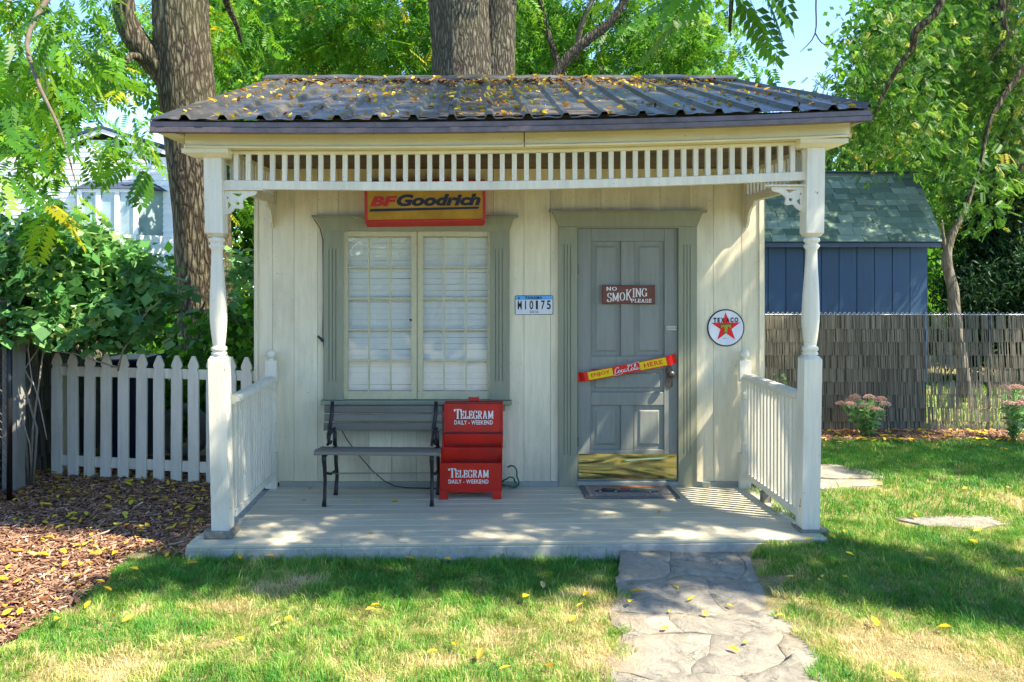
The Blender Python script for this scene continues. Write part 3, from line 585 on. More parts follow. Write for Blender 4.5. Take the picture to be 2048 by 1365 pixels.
def post(pxt, pxb, ybase, half, label=None):
    """turned porch post: square blocks top and bottom, turned shaft between; it leans a touch outward"""
    xt, xb = XP(pxt), XP(pxb); zt, zb = 2.61 + dzr(xt), ybase; h = half
    z1, z2, z3 = ZP(473), ZP(712), zb; m_ = MB()
    m_.box(-h, h, -h, h, z1 + .02, zt)
    m_.add([(-h, -h, z1 + .02), (h, -h, z1 + .02), (h, h, z1 + .02), (-h, h, z1 + .02), (-.7 * h, -.7 * h, z1 - .004), (.7 * h, -.7 * h, z1 - .004), (.7 * h, .7 * h, z1 - .004), (-.7 * h, .7 * h, z1 - .004)], [(0, 1, 5, 4), (1, 2, 6, 5), (2, 3, 7, 6), (3, 0, 4, 7)])
    m_.box(-h, h, -h, h, z3, z2 - .02)
    m_.add([(-h, -h, z2 - .02), (h, -h, z2 - .02), (h, h, z2 - .02), (-h, h, z2 - .02), (-.7 * h, -.7 * h, z2 + .004), (.7 * h, -.7 * h, z2 + .004), (.7 * h, .7 * h, z2 + .004), (-.7 * h, .7 * h, z2 + .004)], [(4, 5, 1, 0), (5, 6, 2, 1), (6, 7, 3, 2), (7, 4, 0, 3)])
    pr = [(.040, z1 + .01), (.040, z1 - .008), (.050, z1 - .014), (.053, z1 - .026), (.048, z1 - .038), (.040, z1 - .044), (.041, z1 - .052), (.051, z1 - .058), (.050, z1 - .07), (.036, z1 - .09)]
    L0, L1 = z1 - .09, z2 + .075
    for i in range(1, 13):
        t = i / 12; r = .036 + .020 * math.sin(min(1, t / .72) * math.pi / 2) ** 1.6 if t < .72 else .056 - .016 * ((t - .72) / .28) ** 1.4
        pr.append((r, L0 + (L1 - L0) * t))
    pr += [(.038, z2 + .066), (.050, z2 + .058), (.053, z2 + .046), (.050, z2 + .036), (.041, z2 + .030), (.050, z2 + .022), (.051, z2 + .010), (.042, z2 + .002), (.040, z2 - .012)]
    m_.lathe([(r * 1.0, z) for r, z in pr[::-1]], 0, 0, 24)
    m_.warp(lambda x, y, z: (x + xb + (xt - xb) * (z - zb) / (zt - zb), y + PY, z))
    o = m_.build('porch_post', M_post, shed, fix=True)
    for p in o.data.polygons: p.use_smooth = abs(p.normal.z) < 0.9 and len(p.vertices) == 4 and p.area < 0.004
    return o
post(430, 446, fz(-1.7, -1.2) + .045, .0575); post(1626, 1615, fz(2.15, -1.2) + .012, .0575)
m_ = MB().box(XP(417), XP(472), PY - .09, PY + .075, fz(-1.7, -1.2) - .002, fz(-1.7, -1.2) + .045); m_.build('post_pad', M_pad, shed, bevel=0.006)
m_ = MB().box(XP(1592), XP(1646), PY - .09, PY + .075, fz(2.15, -1.2) - .1, fz(2.15, -1.2) + .012); m_.build('post_pad', M_pad, shed, bevel=0.006)
for xa, xb, sgn in ((XP(375), XP(466), -1), (XP(1588), XP(1682), 1)):
    dz = dzr((xa + xb) / 2); z1, z0 = 2.632 + dz, 2.59 + dz
    m_ = MB().box(xa, xb, PY - .11, PY + .06, z0 + .014, z1)
    t = .07; a2, b2 = (xa + t, xb - .01) if sgn < 0 else (xa + .01, xb - t)
    m_.add([(xa, PY - .11, z0 + .0135), (xb, PY - .11, z0 + .0135), (xb, PY + .06, z0 + .0135), (xa, PY + .06, z0 + .0135), (a2, PY - .065, z0 - .012), (b2, PY - .065, z0 - .012), (b2, PY + .05, z0 - .012), (a2, PY + .05, z0 - .012)],
           [(0, 1, 5, 4), (1, 2, 6, 5), (2, 3, 7, 6), (3, 0, 4, 7), (7, 6, 5, 4)])
    m_.build('post_cap', M_trim, shed, fix=True)

# ---- railings
bal = MB().box(-.015, .015, -.015, .015, 0, .74).mesh('baluster', M_white)
def newel(x, y):
    m_ = MB(); h = .045; zb, zt = .12, 1.13
    m_.box(x - h, x + h, y - h * .5, y + h * .5, .965, 1.135); m_.box(x - h, x + h, y - h * .5, y + h * .5, .12, .40)
    pr = [(.03, .40), (.033, .42), (.026, .44), (.032, .47), (.026, .49), (.030, .54), (.040, .64), (.036, .74), (.024, .82), (.034, .84), (.034, .87), (.024, .89), (.034, .92), (.034, .95), (.028, .966)]
    m_.lathe(pr, x, y, 16, 1, .6)
    m_.lathe([(.018, 1.134), (.016, 1.15)] + [(.036 * math.sin(R(a)), 1.182 - .036 * math.cos(R(a))) for a in range(30, 180, 15)] + [(.002, 1.218)], x, y, 16)
    return m_.build('newel_post', M_white, shed, fix=True)
for x0, x1, nx_, ztop in ((-1.655, -1.645, -1.655, 1.0), (2.12, 2.135, 2.10, 1.025)):
    newel(nx_, -0.055)
    ya, yb = PY + .058, -0.08
    prof = [(-.045, 0), (-.045, .018), (-.030, .036), (0, .042), (.030, .036), (.045, .018), (.045, 0), (.02, -.004), (.02, -.02), (-.02, -.02), (-.02, -.004)]
    m_ = MB().prism([(p[0], p[1] + ztop - .03) for p in prof], ya, yb, 'Y').warp(lambda x, y, z: (x + x0 + (x1 - x0) * (y - yb) / (ya - yb), y, z + .004 * math.sin(y * 5)))
    rl = m_.build('railing', M_white, shed, fix=True)
    m_ = MB().box(-.022, .022, ya, yb, .205, .25).warp(lambda x, y, z: (x + x0 + (x1 - x0) * (y - yb) / (ya - yb), y, z)); m_.build('bottom_rail', M_white, rl, bevel=.003)
    for i in range(15):
        y = yb - .035 - i * (yb - ya - .06) / 14.2; t = (y - yb) / (ya - yb)
        link('baluster', bal, (x0 + (x1 - x0) * t, y, .248), rl, scale=(1, 1, (ztop - .05 - .246) / .74), rot=(0, 0, rng.uniform(-.05, .05)))
bx('rail_block', M_pad, shed, 2.09, 2.15, -.5, -.44, .12, .204)

# ---- casings with flutes
def casing(px0, px1, py0, py1, f0, f1, parent, mir=False):
    x0, x1, z1, z0 = W(px0), W(px1), Zw(py0), Zw(py1); m_ = MB(); m_.box(x0, x1, -.022, -.001, z0, z1)
    za, zb = Zw(f1), Zw(f0); m_.box(x0, x1, -.029, -.0221, z0, za); m_.box(x0, x1, -.029, -.0221, zb, z1)
    w = x1 - x0; cuts = [.26, .43, .60]; g_ = .007; a = x0; dl = [.0, .04, .0]
    xs_ = []
    for c in cuts: xs_.append((a, x0 + w * c)); a = x0 + w * c + g_
    xs_.append((a, x1))
    for a, b in xs_: m_.box(a, b, -.029, -.0221, za + .0003, zb - .0003)
    return m_.build('casing_board', M_green, parent)
win = bx('window', M_dark, shed, W(676), W(992), .09, .10, Zw(800), Zw(462), bevel=0)
bx('reveal', M_dark, win, W(672), W(676), .024, .10, Zw(800), Zw(462), bevel=0)
casing(648, 688, 462, 799, 498, 762, win); casing(980, 1019, 462, 799, 498, 762, win)
def head(pxa, pxb, pya, pyb, ixa, ixb, parent):
    x0, x1, z1, z0 = W(pxa), W(pxb), Zw(pya), Zw(pyb); i0, i1 = W(ixa), W(ixb)
    bx('head_cap', M_green, parent, x0, x1, -.075, -.001, z1 - .014, z1)
    n = 8; L = [(x0 + .02 + (i0 - x0 - .02) * (i / n) ** .75, z1 - .015 - (z1 - .015 - z0) * (i / n)) for i in range(n + 1)]
    Rr = [(x1 - .02 - (x1 - .02 - i1) * (i / n) ** .75, p[1]) for i, p in enumerate(L)]
    m_ = MB()
    for i in range(n):
        ya, yb = -.055 + .022 * (i / n), -.055 + .022 * ((i + 1) / n)
        m_.add([(L[i][0], ya, L[i][1]), (Rr[i][0], ya, Rr[i][1]), (Rr[i + 1][0], yb, Rr[i + 1][1]), (L[i + 1][0], yb, L[i + 1][1]), (L[i][0], -.001, L[i][1]), (Rr[i][0], -.001, Rr[i][1]), (Rr[i + 1][0], -.001, Rr[i + 1][1]), (L[i + 1][0], -.001, L[i + 1][1])],
               [(3, 2, 1, 0), (0, 4, 7, 3), (1, 2, 6, 5), (2, 3, 7, 6), (0, 1, 5, 4)])
    m_.build('head_board', M_green, parent)
head(627, 1035, 432, 463, 648, 1019, win)
bx('sill', M_green, win, W(644), W(1023), -.065, .02, Zw(808), Zw(800)); bx('sill_apron', M_green, win, W(650), W(1010), -.02, -.001, Zw(822), Zw(808.3))
# sashes
rows = [473.6, 535, 598, 659.5, 722, 782.6]
for (o0, o1, cols) in ((688, 834, [696, 737.6, 781, 823]), (836, 980, [846, 888, 932, 975])):
    sy0, sy1 = -.012, .02; z1, z0 = Zw(463), Zw(799)
    def so(px): return W(px)
    m_ = MB(); m_.box(so(o0), so(cols[0]), sy0, sy1, z0, z1); m_.box(so(cols[3]), so(o1), sy0, sy1, z0, z1)
    m_.box(so(cols[0]) + .0003, so(cols[3]) - .0003, sy0 + .0005, sy1, Zw(rows[0]), z1); m_.box(so(cols[0]) + .0003, so(cols[3]) - .0003, sy0 + .0005, sy1, z0, Zw(rows[5]))
    m_.build('sash', M_sash, win, bevel=.002)
    for c in cols[1:3]: bx('muntin', M_sash, win, so(c) - .006, so(c) + .006, sy0 + .004, sy1 - .003, Zw(rows[5]), Zw(rows[0]), bevel=.0015)
    for r_ in rows[1:5]:
        bx('muntin', M_sash, win, so(cols[0]), so(cols[3]), sy0 + .0055, sy1 - .004, Zw(r_) - .006, Zw(r_) + .006, bevel=.0015)
    for i in range(3):
        for j in range(5):
            xa, xb, za, zb = so(cols[i]) + .004, so(cols[i + 1]) - .004, Zw(rows[j + 1]) + .004, Zw(rows[j]) - .004
            tx, tz = rng.uniform(-.0012, .0012, 2); m_ = MB().add([(xa, .009 + tx, za), (xb, .009 - tx, za + 0), (xb, .009 - tx + tz, zb), (xa, .009 + tx + tz, zb)], [(0, 1, 2, 3)]); m_.build('pane', M_glass, win)
    sl = MB().box(0, so(cols[3]) - so(cols[0]) + .02, -.002, .002, -.0234, .0234).mesh('blind_slat', M_blind)
    z = Zw(rows[0]) + .02; j = 0
    while z > Zw(rows[5]) - .02:
        link('blind_slat', sl, (so(cols[0]) - .01, .05 + rng.uniform(-.001, .001), z), win, rot=(R(10 + rng.uniform(-3, 3)), rng.uniform(-.003, .003), 0)); z -= .0475
bx('sash_stop', M_sash, win, W(834.2), W(835.8), -.006, .02, Zw(799), Zw(463), bevel=0)
kn = MB().lathe([(.004, 0), (.004, .01), (.009, .012), (.011, .018), (.007, .024)], 0, 0, 10); kn.warp(lambda x, y, z: (x + W(822), -z - .011, y + Zw(640))); kn.build('window_latch', M_oldbrass, win, fix=True)

# ---- door
door = bx('door', M_door, shed, W(1156), W(1354), .022, .045, Zw(962), Zw(457), bevel=0)
DY0, DYF = .0, .0215
def dpart(a, b, c, d, yy=0.0): return bx('door_rail', M_door, door, W(a), W(b), DY0 + yy, DYF, Zw(d), Zw(c), bevel=.003)
dpart(1155.5, 1182, 457, 962); dpart(1329, 1354.5, 457, 962); dpart(1182.2, 1328.8, 457, 483, .0006); dpart(1182.2, 1328.8, 713, 739, .0006); dpart(1182.2, 1328.8, 785, 811, .0006); dpart(1182.2, 1328.8, 900, 962, .0006)
dpart(1242, 1268.5, 483.2, 712.8, .001); dpart(1242, 1268.5, 811.2, 899.8, .001)
def dpanel(a, b, c, d):
    x0, x1, z1, z0 = W(a), W(b), Zw(c), Zw(d); m_ = MB(); m_.box(x0 + .001, x1 - .001, .0165, .0218, z0 + .001, z1 - .001)
    i = .035; o_ = .05
    if z1 - z0 < .22: i, o_ = .028, .04
    m_.add([(x0 + i, .0163, z0 + i), (x1 - i, .0163, z0 + i), (x1 - i, .0163, z1 - i), (x0 + i, .0163, z1 - i), (x0 + o_, .007, z0 + o_), (x1 - o_, .007, z0 + o_), (x1 - o_, .007, z1 - o_), (x0 + o_, .007, z1 - o_)],
           [(0, 1, 5, 4), (1, 2, 6, 5), (2, 3, 7, 6), (3, 0, 4, 7), (4, 5, 6, 7)])
    m_.build('door_panel', M_door, door)
for q in ((1182, 1242, 483, 713), (1268.5, 1329, 483, 713), (1182, 1329, 739, 785), (1182, 1242, 811, 900), (1268.5, 1329, 811, 900)): dpanel(*q)
frame = bx('door_frame', M_green, shed, W(1117), W(1392), -.0285, -.001, Zw(457), Zw(454.5), bevel=0)
casing(1117, 1154, 454.6, 977, 490, 908, frame); casing(1355.5, 1392, 454.6, 977, 490, 908, frame); head(1098, 1409, 422, 454, 1117, 1392, frame)
bx('threshold', M_base, frame, W(1154), W(1355.5), -.03, .05, .10, Zw(962.5))
# brass kick plate, hand-beaten waviness
m_ = MB(); nx_, nz_ = 24, 8; x0, x1, z0, z1 = W(1157), W(1353), Zw(958), Zw(908)
m_.v = [(x0 + (x1 - x0) * i / nx_, -.003 - .0012 * noise.noise(Vector((i * .35, j * .5, 3))), z0 + (z1 - z0) * j / nz_) for i in range(nx_ + 1) for j in range(nz_ + 1)]
m_.f = [(i * (nz_ + 1) + j, (i + 1) * (nz_ + 1) + j, (i + 1) * (nz_ + 1) + j + 1, i * (nz_ + 1) + j + 1) for i in range(nx_) for j in range(nz_)]; m_.t = [.5] * len(m_.f)
kp = m_.build('kick_plate', M_brass, door, smooth=True)
for i in range(7):
    for zz in (z0 + .01, z1 - .01): MB().box(x0 + .012 + i * (x1 - x0 - .024) / 6 - .003, x0 + .012 + i * (x1 - x0 - .024) / 6 + .003, -.007, -.003, zz - .003, zz + .003).build('screw', M_oldbrass, kp)
# lock plate, knob, barrel bolt, hinges
lp = MB(); cxp, z0, z1 = W(1338), Zw(777), Zw(732)
pol = [(cxp - .028, z0 + .03), (cxp - .022, z0 + .008), (cxp, z0), (cxp + .022, z0 + .008), (cxp + .028, z0 + .03), (cxp + .026, (z0 + z1) / 2), (cxp + .028, z1 - .03), (cxp + .020, z1 - .008), (cxp, z1), (cxp - .020, z1 - .008), (cxp - .028, z1 - .03), (cxp - .026, (z0 + z1) / 2)]
lp = lp.prism(pol, -.006, -.0005).build('lock_plate', M_oldbrass, door, fix=True, bevel=.0015)
kb = MB().lathe([(.012, 0), (.010, .018), (.018, .026), (.027, .036), (.029, .046), (.024, .056), (.010, .061)], 0, 0, 18); kb.warp(lambda x, y, z: (x + W(1340), -z - .006, y + Zw(748))); kb.build('door_knob', M_oldbrass, door, smooth=True, fix=True)
bx('keyhole', M_black, lp, cxp - .003, cxp + .003, -.0075, -.0062, Zw(765), Zw(759), bevel=0)
bt = bx('bolt_latch', M_steel, door, W(1333), W(1353), -.004, -.0005, Zw(661), Zw(652))
MB().tube([(W(1331), -.009, Zw(656.5)), (W(1357), -.009, Zw(656.5))], .0045, 8).build('bolt_rod', M_steel, bt, smooth=True)
for zz in (530, 875): MB().tube([(W(1155.5), -.006, Zw(zz)), (W(1155.5), -.006, Zw(zz + 18))], .006, 8).build('hinge', M_oldbrass, door)

# ------------------------------------------------------------------ signs
def sign(name, label, cat, loc, tilt=0.0, group=None):
    o = thing(name, label, cat, loc, group, local=True); o.rotation_euler = (0, -tilt, 0); return o
def lett(parent, mat, txt, x0, x1, z0, z1, y, **kw):
    return link('lettering', text_mesh(txt, x0, x1, z0, z1, mat, y, **kw), (0, 0, 0), parent)
# amber tyre sign
S = sign('shop_sign', 'amber sign in a red frame hanging above the window', 'sign', (PX(850, -.16), -.01, PZ(403, -.16)), R(0.7))
hw, hh = .472, .163
m_ = MB(); fr = .022; d0, d1 = -.15, -.005
for (a, b, c, d) in ((-hw, -hw + fr, -hh, hh), (hw - fr, hw, -hh, hh), (-hw + fr, hw - fr, -hh, -hh + fr), (-hw + fr, hw - fr, hh - fr, hh)):
    m_.box(a + (.0002 if a > -hw else 0), b - (.0002 if b < hw else 0), d0, -.11, c, d)
m_.add([(-hw, -.11, -hh), (hw, -.11, -hh), (hw, -.11, hh), (-hw, -.11, hh), (-hw + .0, d1, -hh - .035), (hw - .02, d1, -hh - .035), (hw - .02, d1, hh + .02), (-hw, d1, hh + .02)], [(0, 4, 5, 1), (1, 5, 6, 2), (2, 6, 7, 3), (3, 7, 4, 0), (4, 7, 6, 5)])
m_.build('sign_frame', M_signred, S, fix=True, bevel=.004)
bx('sign_face', M_signy, S, -hw + fr, hw - fr, -.142, -.115, -hh + fr, hh - fr, bevel=0)
lett(S, M_signred, 'BF', -.43, -.215, -.035, .045, -.1432, shear=.24, bold=.055, spacing=1.0)
lett(S, M_navy, 'Goodrich', -.222, .435, -.037, .057, -.1436, shear=.24, bold=.05, spacing=1.0)
MB().add([(-.437, -.1435, -.076), (.416, -.1435, -.064), (.423, -.1435, -.046), (-.428, -.1435, -.054)], [(0, 1, 2, 3)]).build('underline', M_navy, S)
MB().add([(.446 + .004 * math.cos(a * .8), -.1435, .05 + .004 * math.sin(a * .8)) for a in range(8)], [tuple(range(8))]).build('mark', M_navy, S)
# licence plate
S = sign('licence_plate', 'white and blue licence plate between the window and the door', 'licence plate', (W(1068), 0, Zw(610.5)), R(0.5))
rr_ = lambda w, h, r: [(sx * (w - r) + r * math.cos(R(a)), sz * (h - r) + r * math.sin(R(a))) for sx, sz, a0 in ((1, 1, 0), (-1, 1, 90), (-1, -1, 180), (1, -1, 270)) for a in (a0, a0 + 30, a0 + 60, a0 + 90)]
MB().prism(rr_(.152, .077, .012), -.005, -.001).build('plate_rim', M_black, S, fix=True); MB().prism(rr_(.148, .073, .010), -.0062, -.0051).build('plate_face', M_enamel, S, fix=True)
MB().prism([(-.147, .0425), (.147, .0425), (.147, .064), (.138, .0725), (-.138, .0725), (-.147, .064)], -.0070, -.0063).build('plate_band', M_skyblue, S, fix=True)
lett(S, M_black, 'PANAMA', -.068, .066, .046, .070, -.0076, bold=.03, spacing=1.15, depth=.0006)
x = -.131; M_l = [('M', -.131, -.098), ('I', -.073, -.064), ('0', -.037, -.006), ('1', .014, .031), ('7', .056, .087), ('5', .102, .134)]
for c, a, b in M_l: lett(S, M_black, c, a, b, -.035, .036, -.0072, bold=.02, depth=.0006)
lett(S, M_black, '2016', -.037, .034, -.064, -.044, -.0072, bold=.006, spacing=1.1, depth=.0006)
for sx in (-.1, .105): MB().lathe([(.004, 0), (.003, .003)], 0, 0, 8).warp(lambda x, y, z: (x + sx, -z - .0072, y + .064)).build('screw', M_steel, S)
MB().prism([(-.122 + .009 * math.cos(a * .63), .056 + .009 * math.sin(a * .63)) for a in range(10)], -.0074, -.0071).build('seal', M_hose, S, fix=True)
# round star sign
S = sign('round_sign', 'round white sign with a red star right of the door', 'sign', (W(1451), -.003, Zw(656)), R(1.0))
circ = lambda r, n=40, cx=0, cz=0: [(cx + r * math.cos(2 * math.pi * i / n), cz + r * math.sin(2 * math.pi * i / n)) for i in range(n)]
MB().prism(circ(.149), -.007, -.001).build('sign_rim', M_black, S, fix=True, bevel=.002); MB().prism(circ(.139), -.0085, -.0071).build('sign_face', M_enamel, S, fix=True)
st = [((.122 if i % 2 == 0 else .0465) * math.sin(math.pi * i / 5), (.122 if i % 2 == 0 else .0465) * math.cos(math.pi * i / 5) + .004) for i in range(10)]
link('star', curve_mesh([st], .0006, M_starred, 'star'), (0, -.0092, 0), S)
for c, a, b in (('T', -.100, -.074), ('E', -.067, -.046), ('X', -.040, -.010), ('A', .000, .030), ('C', .036, .062), ('O', .068, .100)): lett(S, M_black, c, a, b, .043, .082, -.0101, bold=.05, depth=.0005)
tb = [(-.048, .030), (.048, .030), (.048, .002), (.032, .004), (.026, .012), (.015, .012), (.015, -.048), (.006, -.040), (-.006, -.040), (-.015, -.048), (-.015, .012), (-.026, .012), (-.032, .004), (-.048, .002)]
link('letter_edge', curve_mesh([tb], .0006, M_black, 'letter_edge'), (0, -.0098, 0), S); link('letter', curve_mesh([[(p[0] * .88, (p[1] + .008) * .90 - .008) for p in tb]], .0006, M_gold, 'letter'), (0, -.0106, 0), S)
lett(S, M_navy, 'MADE IN U.S.A.', -.027, .024, -.087, -.081, -.0092, depth=.0004)
for a in (90, 180, 270, 0): MB().lathe([(.004, 0), (.003, .002)], 0, 0, 8).warp(lambda x, y, z: (x + .133 * math.cos(R(a)), -z - .0086, y + .133 * math.sin(R(a)))).build('screw', M_steel, S)
# no smoking board
S = sign('wooden_sign', 'brown wooden sign reading NO SMOKING PLEASE on the upper door', 'sign', (W(1256), -.002, Zw(589.5)), R(-0.3))
bx('board', M_brownsign, S, -.208, .208, -.026, -.001, -.073, .073, bevel=.005)
m_ = MB(); yb = -.0266
serif(m_, 'NO', -.178, -.095, .032, .060, yb, .2, .09)
m_2 = MB(); serif(m_2, 'SMOKING', -.17, .145, -.058, .05, yb, .15, .055, gap=.06, heights=[.66, .62, .62, .80, .66, .62, .58], base=[0, .04, .08, .12, .34, .38, .42])
serif(m_, 'PLEASE', .020, .182, -.062, -.034, yb, .2, .09)
m_.v += m_2.v and []; n0 = len(m_.v); m_.v += m_2.v; m_.f += [tuple(i + n0 for i in f) for f in m_2.f]; m_.t += m_2.t
link('lettering', m_.mesh('lettering', M_white_letter), (0, 0, 0), S)
# push bar
th = math.atan2(37.5, 193)
S = sign('door_push_bar', 'red and yellow push bar slanting across the door', 'push bar', (PX(1254.5, -.055), 0, PZ(738, -.055)), th)
L = .345; h = .037
m_ = MB(); ys = -.055
m_.add([(-L, ys, -h), (L, ys, -h), (L, ys, h), (-L, ys, h), (-L, ys + .002, -h), (L, ys + .002, -h), (L, ys + .002, h), (-L, ys + .002, h)], [(0, 3, 2, 1), (4, 5, 6, 7), (3, 7, 6, 2), (0, 1, 5, 4)])
for s_ in (-1, 1):
    a, b, c = s_ * L, s_ * (L + .034), s_ * (L + .062)
    pr = [(a, ys), (b, -.006), (c, -.006), (c, -.004), (b, -.004), (a, ys + .002)]
    m_.v += [(p[0], p[1], z) for z in (-h, h) for p in pr]; n = len(m_.v) - 12
    for i in range(5): m_.f.append((n + i, n + i + 1, n + 6 + i + 1, n + 6 + i))
m_.t = [.5] * len(m_.f); m_.build('bar', M_bright_red, S)
for a, b in ((-.315, -.118), (.102, .315)): bx('panel', M_bright_yellow, S, a, b, ys - .0012, ys - .0003, -h + .006, h - .006, bevel=0)
lett(S, M_bright_red, 'ENJOY', -.292, -.140, -.017, .017, ys - .002, bold=.018, spacing=1.05, depth=.0006); lett(S, M_bright_red, 'HERE', .135, .285, -.017, .017, ys - .002, bold=.018, spacing=1.1, depth=.0006)
def smooth(pts, n=5):
    out = []; P = [pts[0]] + pts + [pts[-1]]
    for i in range(1, len(P) - 2):
        for j in range(n):
            t = j / n; out.append(tuple(.5 * (2 * P[i][q] + (P[i + 1][q] - P[i - 1][q]) * t + (2 * P[i - 1][q] - 5 * P[i][q] + 4 * P[i + 1][q] - P[i + 2][q]) * t * t + (3 * P[i][q] - P[i - 1][q] - 3 * P[i + 1][q] + P[i + 2][q]) * t ** 3) for q in (0, 1)))
    return out + [pts[-1]]
o_ = lambda x: [(x + 3.2, 4.6), (x + 1.2, 4.9), (x, 2.8), (x + .6, .8), (x + 2.2, .4), (x + 3.8, 2.2), (x + 3.6, 4.2), (x + 2.6, 4.8), (x + 3.2, 3.6), (x + 5.0, 3.9)]
STR = [[(5.6, 8.0), (6.2, 9.6), (4.6, 10.2), (1.6, 7.8), (.2, 3.6), (1.4, .2), (4.0, .6), (5.8, 2.6)], o_(5.6), [(14.2, 4.4), (12.6, 5.0), (11.0, 3.2), (11.2, 1.0), (12.8, .5), (15.0, 2.2)],
       [(18.4, 4.2), (17.0, 5.0), (15.2, 3.0), (15.6, .8), (17.2, 1.0), (18.6, 4.6), (18.0, 1.2), (19.4, .6), (20.6, 2.4)], [(20.4, 4.6), (22.4, 4.8)],
       [(28.0, 7.2), (28.6, 9.6), (26.6, 10.2), (23.6, 7.6), (22.4, 3.4), (23.6, .2), (26.2, .6), (28.0, 2.6)], o_(27.8), [(32.6, 3.0), (35.2, 7.0), (35.8, 9.6), (34.8, 10.0), (33.9, 7.0), (33.4, 1.8), (34.4, .5), (36.2, 2.2)],
       [(39.4, 4.2), (38.0, 5.0), (36.2, 3.0), (36.6, .8), (38.2, 1.0), (39.6, 4.6), (39.0, 1.2), (40.4, .6), (41.8, 2.6)],
       [(1.4, .2), (-1.6, -1.6), (2.5, -2.8), (9, -2.0), (13, -1.2)], [(26.6, 10.2), (22, 9.2), (24, 11.8), (30, 11.0), (37, 12.6), (41, 12.4), (40, 11.0)]]
m_ = MB(); sc_ = .0047
for i, s_ in enumerate(STR): m_.ribbon([((p[0] - 20.5 + .12 * p[1]) * sc_ - .006, (p[1] - 4.6) * sc_) for p in smooth(s_)], (.0022, .0062), ys - .0015 - .00012 * i)
link('lettering', m_.mesh('lettering', M_enamel), (0, 0, 0), S)
for s_ in (-1, 1):
    for zz in (-.022, .022): MB().box(s_ * (L + .05) - .004, s_ * (L + .05) + .004, -.008, -.0065, zz - .004, zz + .004).build('screw', M_black, S)

# ------------------------------------------------------------------ bench
fl = lambda y: 0.12 - 0.009 * y * -1
bench = thing('bench', 'small grey slatted bench with black iron ends under the window', 'bench', (-.73, -.36, .115))
Y_b = -.17
for za, zb, yy in ((812, 826, -.155), (829, 843, -.168), (846.5, 861, -.182)):
    m_ = MB().box(PX(650 - (za - 812) * .06, yy), PX(885, yy), yy - .011, yy + .011, PZ(zb, yy), PZ(za, yy)); m_.build('back_slat', M_slat, bench, bevel=.004)
zs = PZ(903, -.55)
for i, yy in enumerate((-.545, -.455, -.365, -.275)):
    m_ = MB().box(PX(630, -.545), PX(879, -.545), yy - .037, yy + .037, zs - .026 - i * .011, zs - i * .011).warp(lambda x, y, z: (x, y, z + .004 * math.sin(x * 4))); m_.build('seat_slat', M_slat, bench, bevel=.006)
XL, XR = PX(650, -.52), PX(864, -.52)
for xx in (XL, XR):
    e = MB(); f0 = .112
    e.tube([(xx, -.555, zs - .028), (xx, -.56, zs - .06), (xx, -.53, zs - .13), (xx, -.515, zs - .22), (xx, -.535, f0 + .06), (xx, -.56, f0 + .005)], [.018, .018, .015, .013, .014, .018], 8)
    leg = e.build('leg', M_iron, bench, smooth=True)
    e = MB(); e.tube([(xx + .03, -.24, zs - .03), (xx + .03, -.235, zs - .15), (xx + .035, -.21, f0 + .15), (xx + .03, -.225, f0 + .05), (xx + .03, -.25, f0 + .004)], [.016, .014, .014, .015, .018], 8); e.build('leg', M_iron, bench, smooth=True)
    e = MB(); e.tube([(xx, -.56, zs - .034), (xx, -.42, zs - .045), (xx + .015, -.30, zs - .04), (xx + .03, -.235, zs - .03)], .013, 8)
    e.tube([(xx + .01, -.52, f0 + .24), (xx + .02, -.38, f0 + .20), (xx + .03, -.215, f0 + .19)], .010, 8); e.build('side_frame', M_iron, bench, smooth=True)
    e = MB(); t_ = PX(664 if xx == XL else 871, -.165); e.tube([(xx + .025, -.245, zs - .02), (xx + .022, -.235, zs + .08), (t_ - .012, -.205, .62), (t_, -.182, .72), (t_ + .004, -.165, .825)], [.017, .016, .015, .015, .014], 8)
    e.build('back_support', M_iron, bench, smooth=True)
    e = MB(); pts = [(xx - .012 + .002 * i, -.38 + .085 * math.cos(R(a)) * (1 - i * .035), zs + .062 + .062 * math.sin(R(a)) * (1 - i * .03)) for i, a in enumerate(range(-70, 330, 25))]
    e.tube(pts, .0105, 8); e.tube([(xx - .006, -.30, zs + .07), (xx + .012, -.26, zs + .10), (xx + .022, -.235, zs + .11)], .010, 8); e.build('armrest', M_iron, bench, smooth=True)
MB().tube([(XL + .02, -.38, .315), (XR + .02, -.38, .318)], .005, 6).build('tie_rod', M_steel, bench)

# ------------------------------------------------------------------ newspaper rack
rack = thing('newspaper_rack', 'worn red tiered newspaper rack beside the bench', 'newspaper rack', (-.03, -.26, .12))
def tier(name, pa, pb, zt, zb, yt, yb_, lean=0.0):
    """sloping front panel of one tier"""
    x0, x1 = PX(pa, yb_), PX(pb, yb_); z1, z0 = PZ(zt, yt), PZ(zb, yb_)
    m_ = MB(); t = .012
    m_.add([(x0, yb_, z0), (x1, yb_, z0), (x1, yt, z1), (x0, yt, z1), (x0, yb_ + t, z0), (x1, yb_ + t, z0), (x1, yt + t, z1), (x0, yt + t, z1)], [(0, 1, 2, 3), (7, 6, 5, 4), (0, 3, 7, 4), (1, 5, 6, 2), (3, 2, 6, 7), (0, 4, 5, 1)])
    return m_.build(name, M_red, rack, bevel=.002, fix=True), (x0, x1, z0, z1)
t1, _b1 = tier('front_panel', 879.5, 1002, 927, 983, -.385, -.365)
t2, _b2 = tier('middle_panel', 884, 1003.5, 896, 928.5, -.315, -.285)
t3, _b3 = tier('upper_panel', 887, 1006, 869, 897.5, -.25, -.225)
